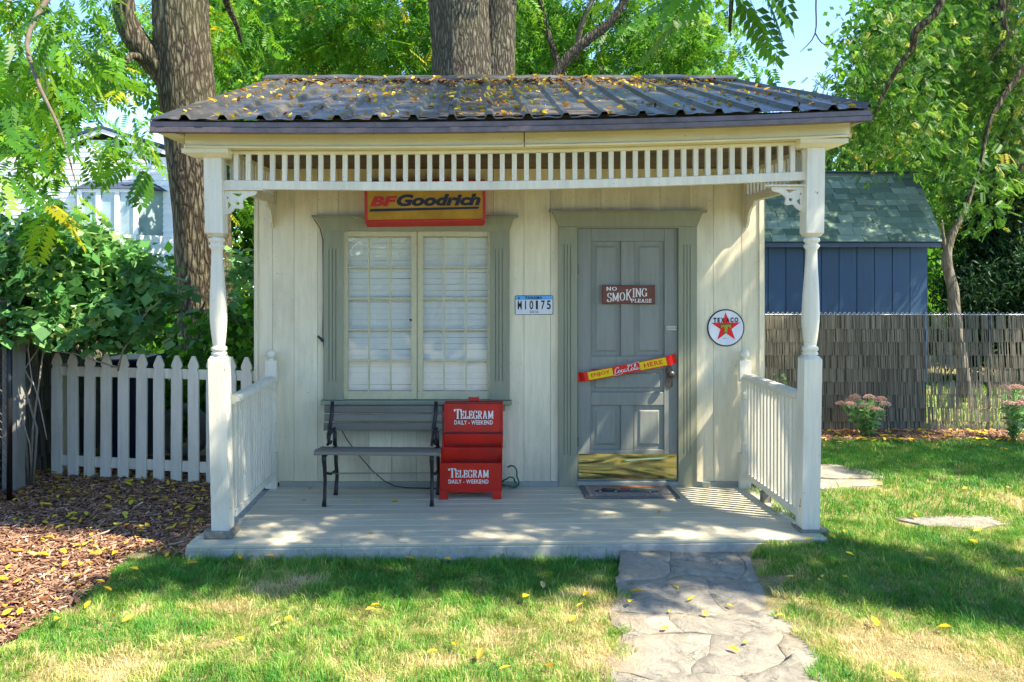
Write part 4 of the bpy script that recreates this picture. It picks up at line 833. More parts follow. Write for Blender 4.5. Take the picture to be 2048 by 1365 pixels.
for tt, yy in ((t2, -.3025), (t3, -.2395)):
    z = PZ(921 if tt is t2 else 890, yy); xa, xb = PX(907 if tt is t2 else 911, yy), PX(981 if tt is t2 else 986, yy)
    for a, b, c, d in ((xa, xb, z, z + .005), (xa, xa + .005, z - .025, z - .0003), (xb - .005, xb, z - .025, z - .0003)): bx('card_holder', M_reddark, tt, a, b, yy - .018, yy - .009, c, d, bevel=0)
X0, X1 = _b1[0], _b1[1] + .004
top, _bt = tier('header_panel', 889, 1006, 804, 867, -.18, -.20)
x0, x1, z0, z1 = _bt
for a, b, c, d in ((x0, x1, z1 - .012, z1 + .004), (x0, x1, z0 - .004, z0 + .010), (x0, x0 + .012, z0 + .0105, z1 - .0125), (x1 - .012, x1, z0 + .0105, z1 - .0125)):
    m_ = MB().box(a, b, -.012, -.002, c, d).warp(lambda x, y, z: (x, y - .20 + .02 * (z - z0) / (z1 - z0), z)); m_.build('header_trim', M_reddark if b - a > .2 else M_red, top, bevel=.002)
bx('handle', M_red, rack, PX(937, -.17), PX(958, -.17), -.175, -.15, z1 + .004, z1 + .032, bevel=.004)
for sx, off in ((_b1[0], -.007), (_b1[1], .001)):
    pts = [(-.35, .175), (-.12, .175), (-.12, z1), (-.165, z1), (-.19, z0), (-.20, _b3[3]), (-.26, _b2[3]), (-.35, _b1[3])]
    m_ = MB().prism(pts, 0, .006, 'X').warp(lambda x, y, z: (x + sx + off + (.035 * (z - .18) / .65 if off < 0 else .012 * (z - .18) / .65), y, z)); m_.build('side_panel', M_red, rack, fix=True)
bx('back_panel', M_red, rack, x0 + .01, x1 - .005, -.128, -.122, .18, z1)
bx('base_rail', M_red, rack, _b1[0], _b1[1], -.37, -.36, .168, _b1[2] + .0015)
for xa in (_b1[0] - .003, _b1[1] - .064):
    bx('leg', M_red, rack, xa, xa + .067, -.378, -.362, .118, .187); bx('leg', M_red, rack, xa, xa + .03, -.14, -.12, .12, .19)
def rack_text(zt0, zt1, pa, pb, zd0, zd1, qa, qb, yy, parent, lean):
    m_ = MB(); z1_, z0_ = PZ(zt0, yy), PZ(zt1, yy); xa, xb = PX(pa, yy), PX(pb, yy)
    w = (xb - xa); serif(m_, 'T', xa, xa + w * .165, z0_, z1_ + .004, yy, .22, .09); serif(m_, 'ELEGRAM', xa + w * .155, xb, z0_, z1_ - (z1_ - z0_) * .13, yy, .25, .085, gap=.13)
    m_.warp(lambda x, y, z: (x, y + lean * (z - z0_), z)); me = m_.mesh('lettering', M_white_letter); link('lettering', me, (0, 0, 0), parent)
    t = text_mesh('DAILY - WEEKEND', PX(qa, yy), PX(qb, yy), PZ(zd1, yy), PZ(zd0, yy), M_white_letter, 0, bold=.022, spacing=1.12, depth=.0006)
    n = len(t.vertices); co = np.empty(n * 3, np.float32); t.vertices.foreach_get('co', co); co = co.reshape(-1, 3); co[:, 1] += yy + lean * (co[:, 2] - z0_); t.vertices.foreach_set('co', co.ravel())
    link('lettering', t, (0, 0, 0), parent)
rack_text(820, 838, 909, 987, 841, 849.5, 908.5, 985.5, -.1965, top, .085); rack_text(938, 955.5, 898, 977.5, 959.5, 968, 897, 977, -.3760, t1, -.095)

# ------------------------------------------------------------------ doormat, cords
dm = thing('doormat', 'grey and black doormat with a printed vintage truck at the door', 'doormat', (1.13, -.2, .13))
def matw(x, y, z): return (x + (-y - .02) * .02, y, z + fz(x, y) + .004 * math.sin(x * 9 + y * 4) * (z > .005))
m_ = MB(); M_ = 10; x0, x1, y0, y1 = .79, 1.50, -.385, -.03
m_.box(x0, x1, y0, y1, .002, .013, nx=M_).warp(matw); m_.build('mat_border', M_matb, dm, bevel=.003)
m_ = MB(); m_.box(x0 + .035, x1 - .035, y0 + .035, y1 - .02, .0132, .0165, nx=M_).warp(matw); m_.build('mat_field', M_mat, dm)
def print_(mat, pts, z=.0178): m_ = MB().add([(x0 + p[0] * .70, y0 + p[1] * .355, z) for p in pts], [tuple(range(len(pts)))]).warp(matw); o = m_.build('print', mat, dm)
print_(M_mato, [(.08, .80), (.5, .72), (.9, .8), (.93, .93), (.07, .93)]); print_(M_matk, [(.14, .42), (.2, .35), (.82, .40), (.84, .48), (.50, .52), (.40, .50), (.36, .68), (.24, .68), (.20, .52), (.13, .50)])
print_(M_matgre if False else M_matg, [(.26, .52), (.35, .52), (.35, .63), (.27, .63)], .019); print_(M_matr, [(.42, .54), (.54, .54), (.55, .70), (.44, .72)]); print_(M_matg, [(.55, .53), (.70, .53), (.72, .68), (.60, .74)]); print_(M_matblue, [(.42, .42), (.80, .42), (.80, .45), (.42, .45)], .0185)
for cx_ in (.19, .36, .74): print_(M_matk, [(cx_ + .035 * math.cos(a * .52), .40 + .085 * math.sin(a * .52)) for a in range(12)], .0192); print_(M_white_letter, [(cx_ + .014 * math.cos(a * .52), .40 + .035 * math.sin(a * .52)) for a in range(12)], .0200)
c = MB(); c.tube([(W(628), -.012, Zw(438)), (W(634), -.02, Zw(446)), (W(641), -.015, Zw(458)), (W(646), -.008, Zw(480)), (W(647), -.006, Zw(600)), (W(646), -.01, Zw(660)), (W(648), -.03, Zw(684)), (W(649), -.008, Zw(720)), (W(648), -.006, Zw(790)), (W(652), -.005, Zw(812))], .0042, 6)
tag(c.build('power_cord', M_cord, smooth=True), 'thin dark cord running down the left edge of the window casing', 'cord')
c = MB(); c.tube([(W(637), -.03, Zw(672)), (W(648), -.045, Zw(681))], [.008, .013], 10)
tag(c.build('cord_plug', M_cord, smooth=True), 'small dark plug on the cord left of the window', 'plug')
c = MB(); pts = [(684, 862, -.03), (694, 880, -.03), (706, 896, -.04), (722, 916, -.04), (745, 942, -.04), (768, 962, -.05), (790, 973, -.06), (815, 978, -.07), (842, 980, -.08), (880, 982, -.10)]
c.tube(smooth3 if False else [(PX(a, y), y, max(PZ(b_, y), fz(0, y) + .006)) for a, b_, y in pts], .0042, 6); tag(c.build('extension_cord', M_cord, smooth=True), 'black cord sagging from behind the bench to the newspaper rack', 'cord')
c = MB(); cc = []
for i in range(40):
    a = R(100 - i * 17); r = .075 + .018 * math.sin(i * .9); cc.append((.235 + r * math.cos(a) * (1 - .3 * (i > 14)), -.045 - .03 * abs(math.sin(i * .35)) - .002 * (i % 5), .206 + r * 1.05 * math.sin(a) * (1 - .55 * (i > 14)) - .035 * (i > 14)))
c.tube([(p[0], p[1], max(p[2], .128)) for p in cc], .0062, 6); tag(c.build('coiled_cable', M_hose, smooth=True), 'coiled green cable behind the newspaper rack', 'cable')
c = MB(); c.tube([(W(690), -.03, Zw(436)), (W(705), -.05, Zw(434.5)), (W(716), -.055, Zw(437)), (W(727), -.06, Zw(438))], .0028, 6); tag(c.build('sign_wire', M_white_letter, smooth=True), 'short white wire entering the left side of the amber sign', 'wire')

# ------------------------------------------------------------------ flagstone path and stepping stones
def stone(name, poly, z0, z1, parent=None, seed=0, mat=None):
    n = len(poly); r_ = random.Random(seed); pts = []
    for i in range(n):
        a, b_ = Vector(poly[i]), Vector(poly[(i + 1) % n]); L_ = (b_ - a).length; kk = max(1, int(L_ / .06))
        for j in range(kk):
            p = a.lerp(b_, j / kk); d = (b_ - a).normalized(); nn = Vector((-d.y, d.x))
            p += Vector((noise.noise(Vector((p.x * 7, p.y * 7, 1.5))), noise.noise(Vector((p.x * 7, p.y * 7, 8.5))))) * .05 + Vector((noise.noise(Vector((p.x * 26, p.y * 26, 2.5))), noise.noise(Vector((p.x * 26, p.y * 26, 9.5))))) * .016; pts.append(p)
    c_ = sum(pts, Vector((0, 0))) / len(pts); m_ = MB(); N_ = len(pts)
    zt = lambda p: z1(p) + .006 * noise.noise(Vector((p.x * 4, p.y * 4, seed))) + .0012 * math.sin(seed * 2.3)
    rings = [(0.0, -1, 0), (0.0, -.0025, 0), (.012, -.0005, 1)]
    for t, dz, _ in rings:
        for p in pts: q = p.lerp(c_, t); m_.v.append((q.x, q.y, z0 if dz == -1 else zt(q) + dz))
    for j in range(2):
        for i in range(N_): m_.f.append((j * N_ + i, j * N_ + (i + 1) % N_, (j + 1) * N_ + (i + 1) % N_, (j + 1) * N_ + i))
    for t in (.45, .8):
        for p in pts: q = p.lerp(c_, t); m_.v.append((q.x, q.y, zt(q)))
    for j in (2, 3):
        for i in range(N_): m_.f.append((j * N_ + i, j * N_ + (i + 1) % N_, (j + 1) * N_ + (i + 1) % N_, (j + 1) * N_ + i))
    m_.v.append((c_.x, c_.y, zt(c_)))
    for i in range(N_): m_.f.append((4 * N_ + i, 4 * N_ + (i + 1) % N_, 5 * N_))
    m_.t = [.5] * len(m_.f); o = m_.build(name, mat or M_stone, parent)
    for p in o.data.polygons: p.use_smooth = p.normal.z > .9
    return o
def path_l(y): t = (y + 1.4) / -1.57; return .87 - .31 * t + .03 * math.sin(y * 7) if t < 1.2 else .87 - .31 * t
def path_r(y): t = (y + 1.4) / -1.57; return 1.80 - .25 * t + .05 * math.sin(y * 5 + 1)
def pz(p): return .008 + .062 * max(0, min(1, (p[1] + 2.1) / .7)) ** 1.3
m_ = MB(); n = 20
for i in range(n + 1):
    y = -1.38 - 3.0 * i / n; m_.v += [(path_l(y) + .02, y, pz((0, y)) - .016), (path_r(y) - .02, y, pz((0, y)) - .016)]
m_.f = [(2 * i, 2 * i + 2, 2 * i + 3, 2 * i + 1) for i in range(n)]; m_.t = [.5] * n; path = tag(m_.build('stone_path', M_joint), kind='structure')
rows_y = [-1.385, -1.78, -2.16, -2.42, -2.83, -3.2, -3.6, -4.1]; rs = random.Random(5)
splits = [[.36, .80], [.58], [.30], [.46, .82], [.62], [.33], [.6]]
V = {}
def edgept(r, t):
    y = rows_y[r]; x = path_l(y) * (1 - t) + path_r(y) * t; return (x, y + .10 * noise.noise(Vector((x * 3.1, y * 2, 4))) * (0 if r == 0 else 1))
sd = 0
for r in range(len(rows_y) - 1):
    cuts = [0.0] + splits[r] + [1.0]; 
    for a, b_ in zip(cuts[:-1], cuts[1:]):
        sh = .05 * math.sin(r * 2.1 + a * 9) * (0 < a < 1); sh2 = .05 * math.sin(r * 2.1 + b_ * 9) * (0 < b_ < 1)
        top_ = [edgept(r, a + (b_ - a) * q / 3) for q in range(4)]; bot = [edgept(r + 1, a + sh + (b_ + sh2 - a - sh) * q / 3) for q in range(3, -1, -1)]
        poly = top_ + bot; cx_ = sum(p[0] for p in poly) / 8; cy_ = sum(p[1] for p in poly) / 8; gsh = .0008
        poly = [(p[0] + gsh * (1 if cx_ > p[0] else -1), p[1] + gsh * (1 if cy_ > p[1] else -1)) for p in poly]; sd += 1
        stone('flagstone', poly[::-1], -.02, pz, path, sd)
def gp(px, py, zz=None):
    z = (.08 if px > 1540 else 0) if zz is None else zz; y = GY(py, z); return (PX(px, y), y)
st = stone('stepping_stone', [gp(1788, 1049), gp(1880, 1046), gp(1968, 1047), gp(2028, 1060), gp(1950, 1071), gp(1852, 1066)][::-1], -.03, lambda p: .016 + float(gh(p.x, p.y)), None, 51)
tag(st, 'flat grey stepping stone set in the right lawn', 'stepping stone')
for i, (poly, lab) in enumerate(((([(1560, 938), (1662, 936), (1735, 953), (1772, 966), (1640, 966), (1560, 962)]), 'weathered flagstone behind the right porch post, nearer the fence'), (([(1560, 965), (1650, 969), (1735, 972), (1760, 981), (1650, 990), (1560, 990)]), 'sunlit flagstone behind the right porch post, nearer the lawn edge'))):
    tag(stone('flagstone_slab', [gp(*p) for p in poly][::-1], -.02, lambda p: .012 + float(gh(p.x, p.y)), None, 70 + i), lab, 'paving stone')

# ------------------------------------------------------------------ picket fence
pf = thing('picket_fence', 'white picket fence between the shed and the mulch bed', 'fence', (-2.9, .6, 0))
hwp = .048; prof = [(-hwp, 0), (hwp, 0), (hwp, .965), (.040, .98), (.033, .992), (.040, 1.005), (.047, 1.018), (.044, 1.04), (.013, 1.112), (-.013, 1.112), (-.044, 1.04), (-.047, 1.018), (-.040, 1.005), (-.033, .992), (-.040, .98), (-hwp, .965)]
pk = MB().prism(prof, -.011, .011).mesh('picket', M_picket); bm = bmesh.new(); bm.from_mesh(pk); bmesh.ops.recalc_face_normals(bm, faces=bm.faces); bm.to_mesh(pk); bm.free()
for i, px in enumerate([114, 147, 179, 212, 247, 283, 318, 353, 388, 424, 460, 495]):
    y = .80 - .034 * i; link('picket', pk, (PX(px, y), y, .0 + rng.uniform(-.006, .006)), pf, rot=(0, rng.uniform(-.008, .008), -.085))
ya, yb = .80, .80 - .034 * 11
for z0, z1 in ((.905, .99), (.10, .19)):
    m_ = MB(); xa, xb = PX(104, ya) , WX0 - .02; m_.box(xa, xb, .0125, .045, z0, z1, nx=4).warp(lambda x, y, z: (x, y + ya + (yb - ya) * (x - xa) / (PX(495, yb) - xa), z)); m_.build('fence_rail', M_picket, pf, bevel=.003)
bx('fence_post', M_picket, pf, PX(114, .85) - .045, PX(114, .85) + .045, .865, .95, 0, 1.0)

# ------------------------------------------------------------------ left edge: chain link, pole, reed screen, old post
tag(MB().tube([(PX(19, -.05), -.05, 0), (PX(19, -.05), -.05, 1.62)], .021, 12).build('fence_pole', M_blackpole, smooth=True), 'black metal fence pole at the left edge of the photo', 'pole')
cl = MB(); px0 = PX(19, -.05)
for i in range(46):
    for s_ in (-1, 1):
        z = -.7 + i * .062; pts = []
        for q in range(2):
            xx = q * 1.6; zz = z + s_ * (xx - .8) * 1.0 + .4
            pts.append((px0 - xx, -.05 + .004 * s_, zz))
        # clip to the mesh height
        (xa, y_, za), (xb, _, zb) = pts; zlo, zhi = .03, 1.6
        ts = [t for t in (0, 1)]; t0 = 0; t1_ = 1; dz = zb - za
        for lim, sg in ((zlo, 1), (zhi, -1)):
            if dz != 0:
                tt = (lim - za) / dz
                if (dz > 0) == (sg > 0): t0 = max(t0, tt)
                else: t1_ = min(t1_, tt)
        if t1_ > t0: cl.tube([(xa + (xb - xa) * t0, y_, za + dz * t0), (xa + (xb - xa) * t1_, y_, za + dz * t1_)], .0022, 4, cap=False)
cl.tube([(px0, -.05, 1.6), (px0 - 1.6, -.05, 1.6)], .015, 8)
tag(cl.build('chain_link_fence', plain('dull_wire', (0.16, 0.16, 0.15), 0.6, 0.5)), 'chain link fence mesh behind the black pole at the left edge', 'fence')
def vn1(x):
    tb = np.random.default_rng(5).random(4096); i = np.floor(x).astype(int); f = x - i; f = f * f * (3 - 2 * f); return tb[i % 4096] * (1 - f) + tb[(i + 1) % 4096] * f
def reed_rows(parent, x0, x1, ztop, zbot, pitch, per_m, wid, place, seed, cover=1.0):
    """thatched screen: overlapping rows of reeds, one part per row"""
    r_ = np.random.default_rng(seed); z = ztop; ri = 0
    while z > zbot + .02:
        n = int((x1 - x0) * per_m * cover); xs_ = r_.uniform(x0, x1, n); w = wid * r_.uniform(.5, 1.3, n); h = pitch * r_.uniform(1.0, 1.07, n); zz = z - h; zz = np.maximum(zz, zbot - .01)
        dep = r_.uniform(0, .007, n); lean = r_.normal(0, .0025, n); lo = .011
        m_ = MB(); tt = np.clip(r_.normal(.5, .15, n) + .22 * (vn1(xs_ * 6 + ri * 3.7) - .5), 0, 1)
        sag = .008 * np.sin(xs_ * 5 + ri)
        for i in range(n):
            x = xs_[i]; a, b_ = x - w[i] / 2, x + w[i] / 2; zt = z + sag[i] + r_.uniform(-.004, .004)
            m_.add([place(a + lean[i], -dep[i] - lo, zz[i]), place(b_ + lean[i], -dep[i] - lo - .002, zz[i]), place(b_, -dep[i], zt), place(a, -dep[i], zt)], [(0, 1, 2, 3)], float(tt[i]))
        if cover > .9: 
            m_.add([place(x0, .004, max(z - pitch, zbot)), place(x1, .004, max(z - pitch, zbot)), place(x1, .004, z), place(x0, .004, z)], [(0, 1, 2, 3)], .12)
        tag(m_.build('reed_row', M_reed, parent), kind='stuff'); z -= pitch; ri += 1
rs_ = thing('reed_screen', 'dark weathered reed screen running back along the left boundary', 'screen', (-4.0, .5, 0))
reed_rows(rs_, -.6, 2.3, 2.05, .0, .21, 90, .016, lambda a, d, z: (-4.02 - d, a, z), 3)
rs2 = thing('reed_screen', 'pale reed screen behind the chain link at the left edge', 'screen', (-4.5, .2, 0))
reed_rows(rs2, -5.6, -3.99, 1.55, .0, .2, 90, .016, lambda a, d, z: (a, .15 + d, z), 4)
po = MB().box(-.062, .062, -.055, .055, 0, 1.98).box(-.056, .056, -.05, .05, 1.985, 2.17); po.warp(lambda x, y, z: (x + PX(21, .25), y + .3, z)); tag(po.build('wooden_post', M_greywood, bevel=.006), 'weathered grey wooden post rising out of the vine at the far left', 'post')

# ------------------------------------------------------------------ right: reed fence
rf = thing('reed_fence', 'grey thatched reed fence behind the right lawn', 'fence', (4.6, 2.87, 0)); Yf = 2.87
for (a, b_, cov, sd_) in ((2.30, 5.125, 1.0, 11), (5.14, 5.86, .78, 12), (5.87, 8.6, .74, 13)):
    reed_rows(rf, a, b_, 1.345, .02, .152, 150 if cov == 1 else 170, .0088, lambda x, d, z: (x, Yf + d + .004 * math.sin(x * 3), z), sd_, cov)
for xx in (3.95, 5.13, 5.865, 7.6): MB().tube([(xx, Yf + .03, 0), (xx, Yf + .03, 1.37)], .018, 8).build('fence_post', M_blackpole, rf, smooth=True)
m_ = MB(); zz = MB(); x = 2.3; pts = []
while x < 8.6: pts += [(x, Yf, 1.345), (x + .022, Yf - .004, 1.378), (x + .028, Yf, 1.378), (x + .05, Yf, 1.345)]; x += .055
m_.tube(pts, .0022, 4, cap=False); m_.tube([(2.3, Yf + .005, 1.35), (8.6, Yf + .005, 1.35)], .006, 6); m_.build('top_wire', M_steel, rf)

# ------------------------------------------------------------------ blue shed with shingle roof
bs = thing('blue_shed', 'dark blue shed with a green shingle roof behind the reed fence', 'shed', (4.9, 7.3, 0))
BY, RBY = 6.62, 7.75
bx1 = PX(1855, BY); bx0 = 2.3; eY = 6.40; eZ = PZ(484, eY); rY = 7.55; rZ = PZ(346, rY); ex1 = PX(1888, eY); rx1 = PX(1832, rY); ex0 = rx0 = 2.0
wall = bx('wall', M_dark, bs, bx0, bx1 - .02, BY + .02, BY + .04, 0, eZ, bevel=0)
x = bx1; j = 0
while x > bx0: bx('plank', M_blue, wall, x - .285 + .008, x, BY - .002 * (j % 2), BY + .019, 0, eZ + .02, bevel=.003); x -= .285; j += 1
for (xa) in (bx0, bx1 - .03): MB().prism([(BY + .03, 0), (8.6, 0), (8.6, eZ), (rY, rZ - .05), (BY + .03, eZ)], xa, xa + .02, 'X').build('side_wall', M_blue, bs, fix=True)
bx('fascia', M_bluetrim, bs, ex0, ex1 - .03, eY + .012, eY + .05, eZ - .085, eZ - .006)
nr = 12; sl_len = math.hypot(rY - eY, rZ - eZ); ang = math.atan2(rZ - eZ, rY - eY)
m_ = MB().add([(ex0, eY, eZ - .02), (ex1 - .02, eY, eZ - .02), (rx1 - .02, rY, rZ - .02), (rx0, rY, rZ - .02), (rx0, 8.7, eZ), (rx1 + .0, 8.7, eZ)], [(0, 1, 2, 3), (3, 2, 5, 4)]); rfb = m_.build('roof', M_hroof, bs)
tw = .30; ex = sl_len / nr
shm = [MB().box(0, tw * f - .006, -.004, ex * 1.25, 0, th_).mesh('shingle', M_shingle) for f, th_ in ((1, .009), (.62, .016), (1.35, .009), (.8, .016))]
fs_ = (1, .62, 1.35, .8)
for r_ in range(nr):
    x = 2.9 + rng.uniform(-.3, 0); yy = eY + (rY - eY) * r_ / nr; zz = eZ + (rZ - eZ) * r_ / nr; xe = ex1 + (rx1 - ex1) * (r_ + .5) / nr; q = int(rng.integers(4))
    while x < xe - .04:
        q = int(rng.integers(4)); w = tw * fs_[q]; sc = 1.0
        if x + w > xe: sc = (xe - x) / w
        ob = link('shingle', shm[q], (x, yy - .004 * (nr - r_) * 0, zz + .004 + .0012 * (nr - r_) * 0), rfb, rot=(ang - .025, 0, 0), scale=(sc, 1, 1)); x += w
m_ = MB().box(rx0, rx1, rY - .10, rY + .10, rZ - .004, rZ + .014); m_.build('ridge_cap', M_hroof, bs)

# ------------------------------------------------------------------ white house far left
hY = 12.0
wh = thing('white_house', 'white sided house with a low gable and bay window behind the trees', 'house', (-8.4, hY, 0))
hx0, hx1 = PX(-140, hY), PX(420, hY); gzL, apx, gz = PZ(310, hY), PX(205, hY), PZ(272, hY)
hb = bx('wall', M_dark, wh, hx0, hx1, hY + .03, hY + .06, 0, gzL - .05, bevel=0); z = .3
gl, gr = PX(100, hY), PX(310, hY)
def rake(z):   # x-range of the gable at height z
    if z < gzL: return hx0, hx1
    t = (z - gzL) / (gz - gzL); return gl + (apx - gl) * t, gr + (apx - gr) * t
while z < gz:
    a, b_ = rake(z + .09); 
    if b_ - a > .15: m_ = MB().prism([(hY - .012, z), (hY + .004, z + .128), (hY + .02, z + .128), (hY + .02, z)], a, b_, 'X').build('siding_board', M_siding, hb, fix=True)
    z += .13
m_ = MB(); th_ = .10
for a, za, b_, zb in ((gl - .3, gzL - .02, apx, gz + .05), (apx, gz + .05, gr + .3, gzL - .02)):
    m_.prism([(a, za), (b_, zb), (b_, zb + th_), (a, za + th_)], hY - .07, hY + .02)
m_.build('gable_trim', M_siding, wh, fix=True)
m_ = MB().prism([(gl - .5, gzL + .08), (apx, gz + .155), (gr + .5, gzL + .08), (gr + .5, gzL + .14), (apx, gz + .22), (gl - .5, gzL + .14)], hY - .09, hY + 6); m_.build('roof', M_hroof, wh, fix=True)
# bay
by = hY - .55; a, b_, zt, zb_, zr = PX(160, by), PX(272, by), PZ(378, by), PZ(470, by), PZ(362, by)
m_ = MB().add([(a - .12, by - .06, zt), (b_ + .12, by - .06, zt), (b_ + .5, hY, zt), (a - .5, hY, zt), (a + .1, hY - .3, zr), (b_ - .1, hY - .3, zr), (b_ + .2, hY, zr), (a - .2, hY, zr)], [(0, 1, 5, 4), (1, 2, 6, 5), (3, 0, 4, 7), (4, 5, 6, 7), (3, 2, 1, 0)]); m_.build('bay_roof', M_hroof, wh, fix=True)
bay = bx('bay_window', M_siding, wh, a, b_, by, by + .04, .6, zb_); 
for i in range(4): xx = a + (b_ - a) * i / 3; bx('frame', M_siding, bay, xx - .05, xx + .05, by - .02, by + .05, zb_, zt - .01)
for i in range(3): bx('pane', M_hglass, bay, a + (b_ - a) * i / 3 + .05, a + (b_ - a) * (i + 1) / 3 - .05, by + .02, by + .03, zb_, zt - .06)
bx('frame', M_siding, bay, a, b_, by - .01, by + .05, zt - .08, zt - .002)
for s_, xa in ((-1, a), (1, b_)):
    xo = xa + s_ * .4
    m_ = MB().add([(xa, by, .6), (xo, hY, .6), (xo, hY, zb_), (xa, by, zb_)], [(0, 1, 2, 3)]).build('bay_side', M_siding, bay)
    m_ = MB().add([(xa, by + .02, zb_), (xo, hY + .02, zb_), (xo, hY + .02, zt), (xa, by + .02, zt)], [(0, 1, 2, 3)]).build('pane', M_hglass, bay)
wd = bx('window', M_siding, wh, PX(58, hY), PX(108, hY), hY - .04, hY - .01, PZ(470, hY), PZ(408, hY)); bx('pane', M_hglass, wd, PX(64, hY), PX(102, hY), hY - .055, hY - .041, PZ(464, hY), PZ(414, hY)); bx('window_bar', M_siding, wd, PX(58, hY), PX(108, hY), hY - .065, hY - .056, PZ(440, hY), PZ(436, hY))

# ------------------------------------------------------------------ trees
def rotm(n, yaw, pitch, roll):
    cy, sy, cp, sp_, cr, sr = np.cos(yaw), np.sin(yaw), np.cos(pitch), np.sin(pitch), np.cos(roll), np.sin(roll); z = np.zeros(n); o = np.ones(n)
    A = np.stack([np.stack([cy, -sy, z], 1), np.stack([sy, cy, z], 1), np.stack([z, z, o], 1)], 1)
    B = np.stack([np.stack([cp, z, sp_], 1), np.stack([z, o, z], 1), np.stack([-sp_, z, cp], 1)], 1)
    C = np.stack([np.stack([o, z, z], 1), np.stack([z, cr, -sr], 1), np.stack([z, sr, cr], 1)], 1)
    return A @ B @ C
def compound(pairs, L, ll, lw, fold=.25):
    """pinnate leaf along +X: (verts, quads)"""
    v = []; f = []
    for i in range(pairs * 2 + 1):
        s_ = 0 if i == pairs * 2 else (1 if i % 2 else -1); t = .18 + .82 * (i // 2) / pairs if s_ else 1.0
        base = np.array([L * t - (.0 if s_ else ll * .3), 0, -.10 * L * t * t]); a = s_ * 1.05; d = np.array([math.cos(a), math.sin(a), -.25]); w = np.array([-math.sin(a), math.cos(a), 0]); k_ = ll * (1 - .35 * abs(t - .5))
        n = len(v); v += [base, base + d * k_ * .45 + w * lw + [0, 0, lw * fold], base + d * k_, base + d * k_ * .45 - w * lw + [0, 0, lw * fold]]; f.append((n, n + 1, n + 2, n + 3))
    return np.array(v), np.array(f)
def simple_leafcluster(nl, r, ll, lw, seed=0):
    g_ = np.random.default_rng(seed); v = []; f = []
    for i in range(nl):
        p = g_.normal(0, r, 3); d = g_.normal(0, 1, 3); d[2] -= .4; d /= np.linalg.norm(d); w = np.cross(d, g_.normal(0, 1, 3)); w /= np.linalg.norm(w); n = len(v)
        v += [p, p + d * ll * .45 + w * lw, p + d * ll, p + d * ll * .45 - w * lw]; f.append((n, n + 1, n + 2, n + 3))
    return np.array(v), np.array(f)
def cloud(blobs, per, seed, clump=.32, clumpn=9, shell=.55):
    """leaf positions gathered in clumps inside ellipsoids: [(x,y,z,rx,ry,rz,density)]"""
    g_ = np.random.default_rng(seed); out = []
    for b_ in blobs:
        x, y, z, rx, ry, rz = b_[:6]; dn = b_[6] if len(b_) > 6 else 1; n = int(per * dn * (rx * ry * rz) ** .75); nc = max(3, n // clumpn)
        d = g_.normal(0, 1, (nc, 3)); d /= np.linalg.norm(d, axis=1)[:, None]; rad = g_.uniform(0, 1, nc) ** (1 / 3 * (1 - shell) + .001) if False else g_.uniform(.15, 1, nc) ** .45
        c_ = d * rad[:, None] * [rx, ry, rz] + [x, y, z]; idx = g_.integers(0, nc, n); out.append(c_[idx] + g_.normal(0, clump, (n, 3)) * [1, 1, .6])
    return np.concatenate(out)
def foliage(name, pos, tmpl, mat, parent, seed, smin=.8, smax=1.2, droop=(.1, 1.1), tint=(.45, .2), yellow=.04):
    g_ = np.random.default_rng(seed); tv, tf = tmpl; n = len(pos)
    Rm = rotm(n, g_.uniform(0, 6.283, n), g_.uniform(droop[0], droop[1], n), g_.normal(0, .5, n)); s_ = g_.uniform(smin, smax, n)
    v = np.einsum('nij,kj->nki', Rm, tv) * s_[:, None, None] + pos[:, None, :]; kq = len(tv)
    q = (tf[None] + (np.arange(n) * kq)[:, None, None]).reshape(-1, 4)
    t = g_.normal(tint[0], tint[1], n); yl = g_.random(n) < yellow; t = np.where(yl, g_.uniform(.9, 1, n), np.clip(t, .02, .86))
    t = (t[:, None] + g_.normal(0, .06, (n, len(tf)))).ravel()
    me = big_mesh(name, v.reshape(-1, 3), q, t, mat); return tag(link(name, me, (0, 0, 0), parent), kind=None)
def bark_tube(pts, rad, seed, n=36, ridge=.08, sub=6):
    P = [Vector(p) for p in pts]; PP = []; RR = []
    for i in range(len(P) - 1):
        p0, p1, p2, p3 = P[max(i - 1, 0)], P[i], P[i + 1], P[min(i + 2, len(P) - 1)]
        for j in range(sub):
            t = j / sub; PP.append(.5 * (2 * p1 + (p2 - p0) * t + (2 * p0 - 5 * p1 + 4 * p2 - p3) * t * t + (3 * p1 - p0 - 3 * p2 + p3) * t ** 3)); RR.append(rad[i] * (1 - t) + rad[i + 1] * t)
    PP.append(P[-1]); RR.append(rad[-1])
    fn = lambda th, i, p: 1 + ridge * noise.noise(Vector((math.cos(th) * 5, math.sin(th) * 5, p.z * .7 + seed))) + ridge * 1.2 * noise.noise(Vector((math.cos(th) * 1.2, math.sin(th) * 1.2, p.z * .5 + seed)))
    return PP, RR, fn
def limb(name, pts, rad, mat, parent, seed=0, n=28, ridge=.06, sub=4):
    PP, RR, fn = bark_tube(pts, rad, seed, n, ridge, sub); return MB().tube(PP, RR, n, True, fn).build(name, mat, parent, smooth=True)
T_walnut = compound(6, .36, .115, .021); T_walnut_far = compound(5, .38, .15, .032); T_locust = compound(6, .19, .06, .013)
T_simple = simple_leafcluster(14, .13, .13, .042, 1); T_needle = simple_leafcluster(26, .10, .12, .014, 2); T_big = simple_leafcluster(14, .22, .24, .085, 3)
def P3(px, py, Y): return (PX(px, Y), Y, PZ(py, Y))
def B(px, py, Y, rpx, rpy, ry, d=1.0): s_ = (Y - CY) / F; return (PX(px, Y), Y, PZ(py, Y), rpx * s_, ry, rpy * s_, d)

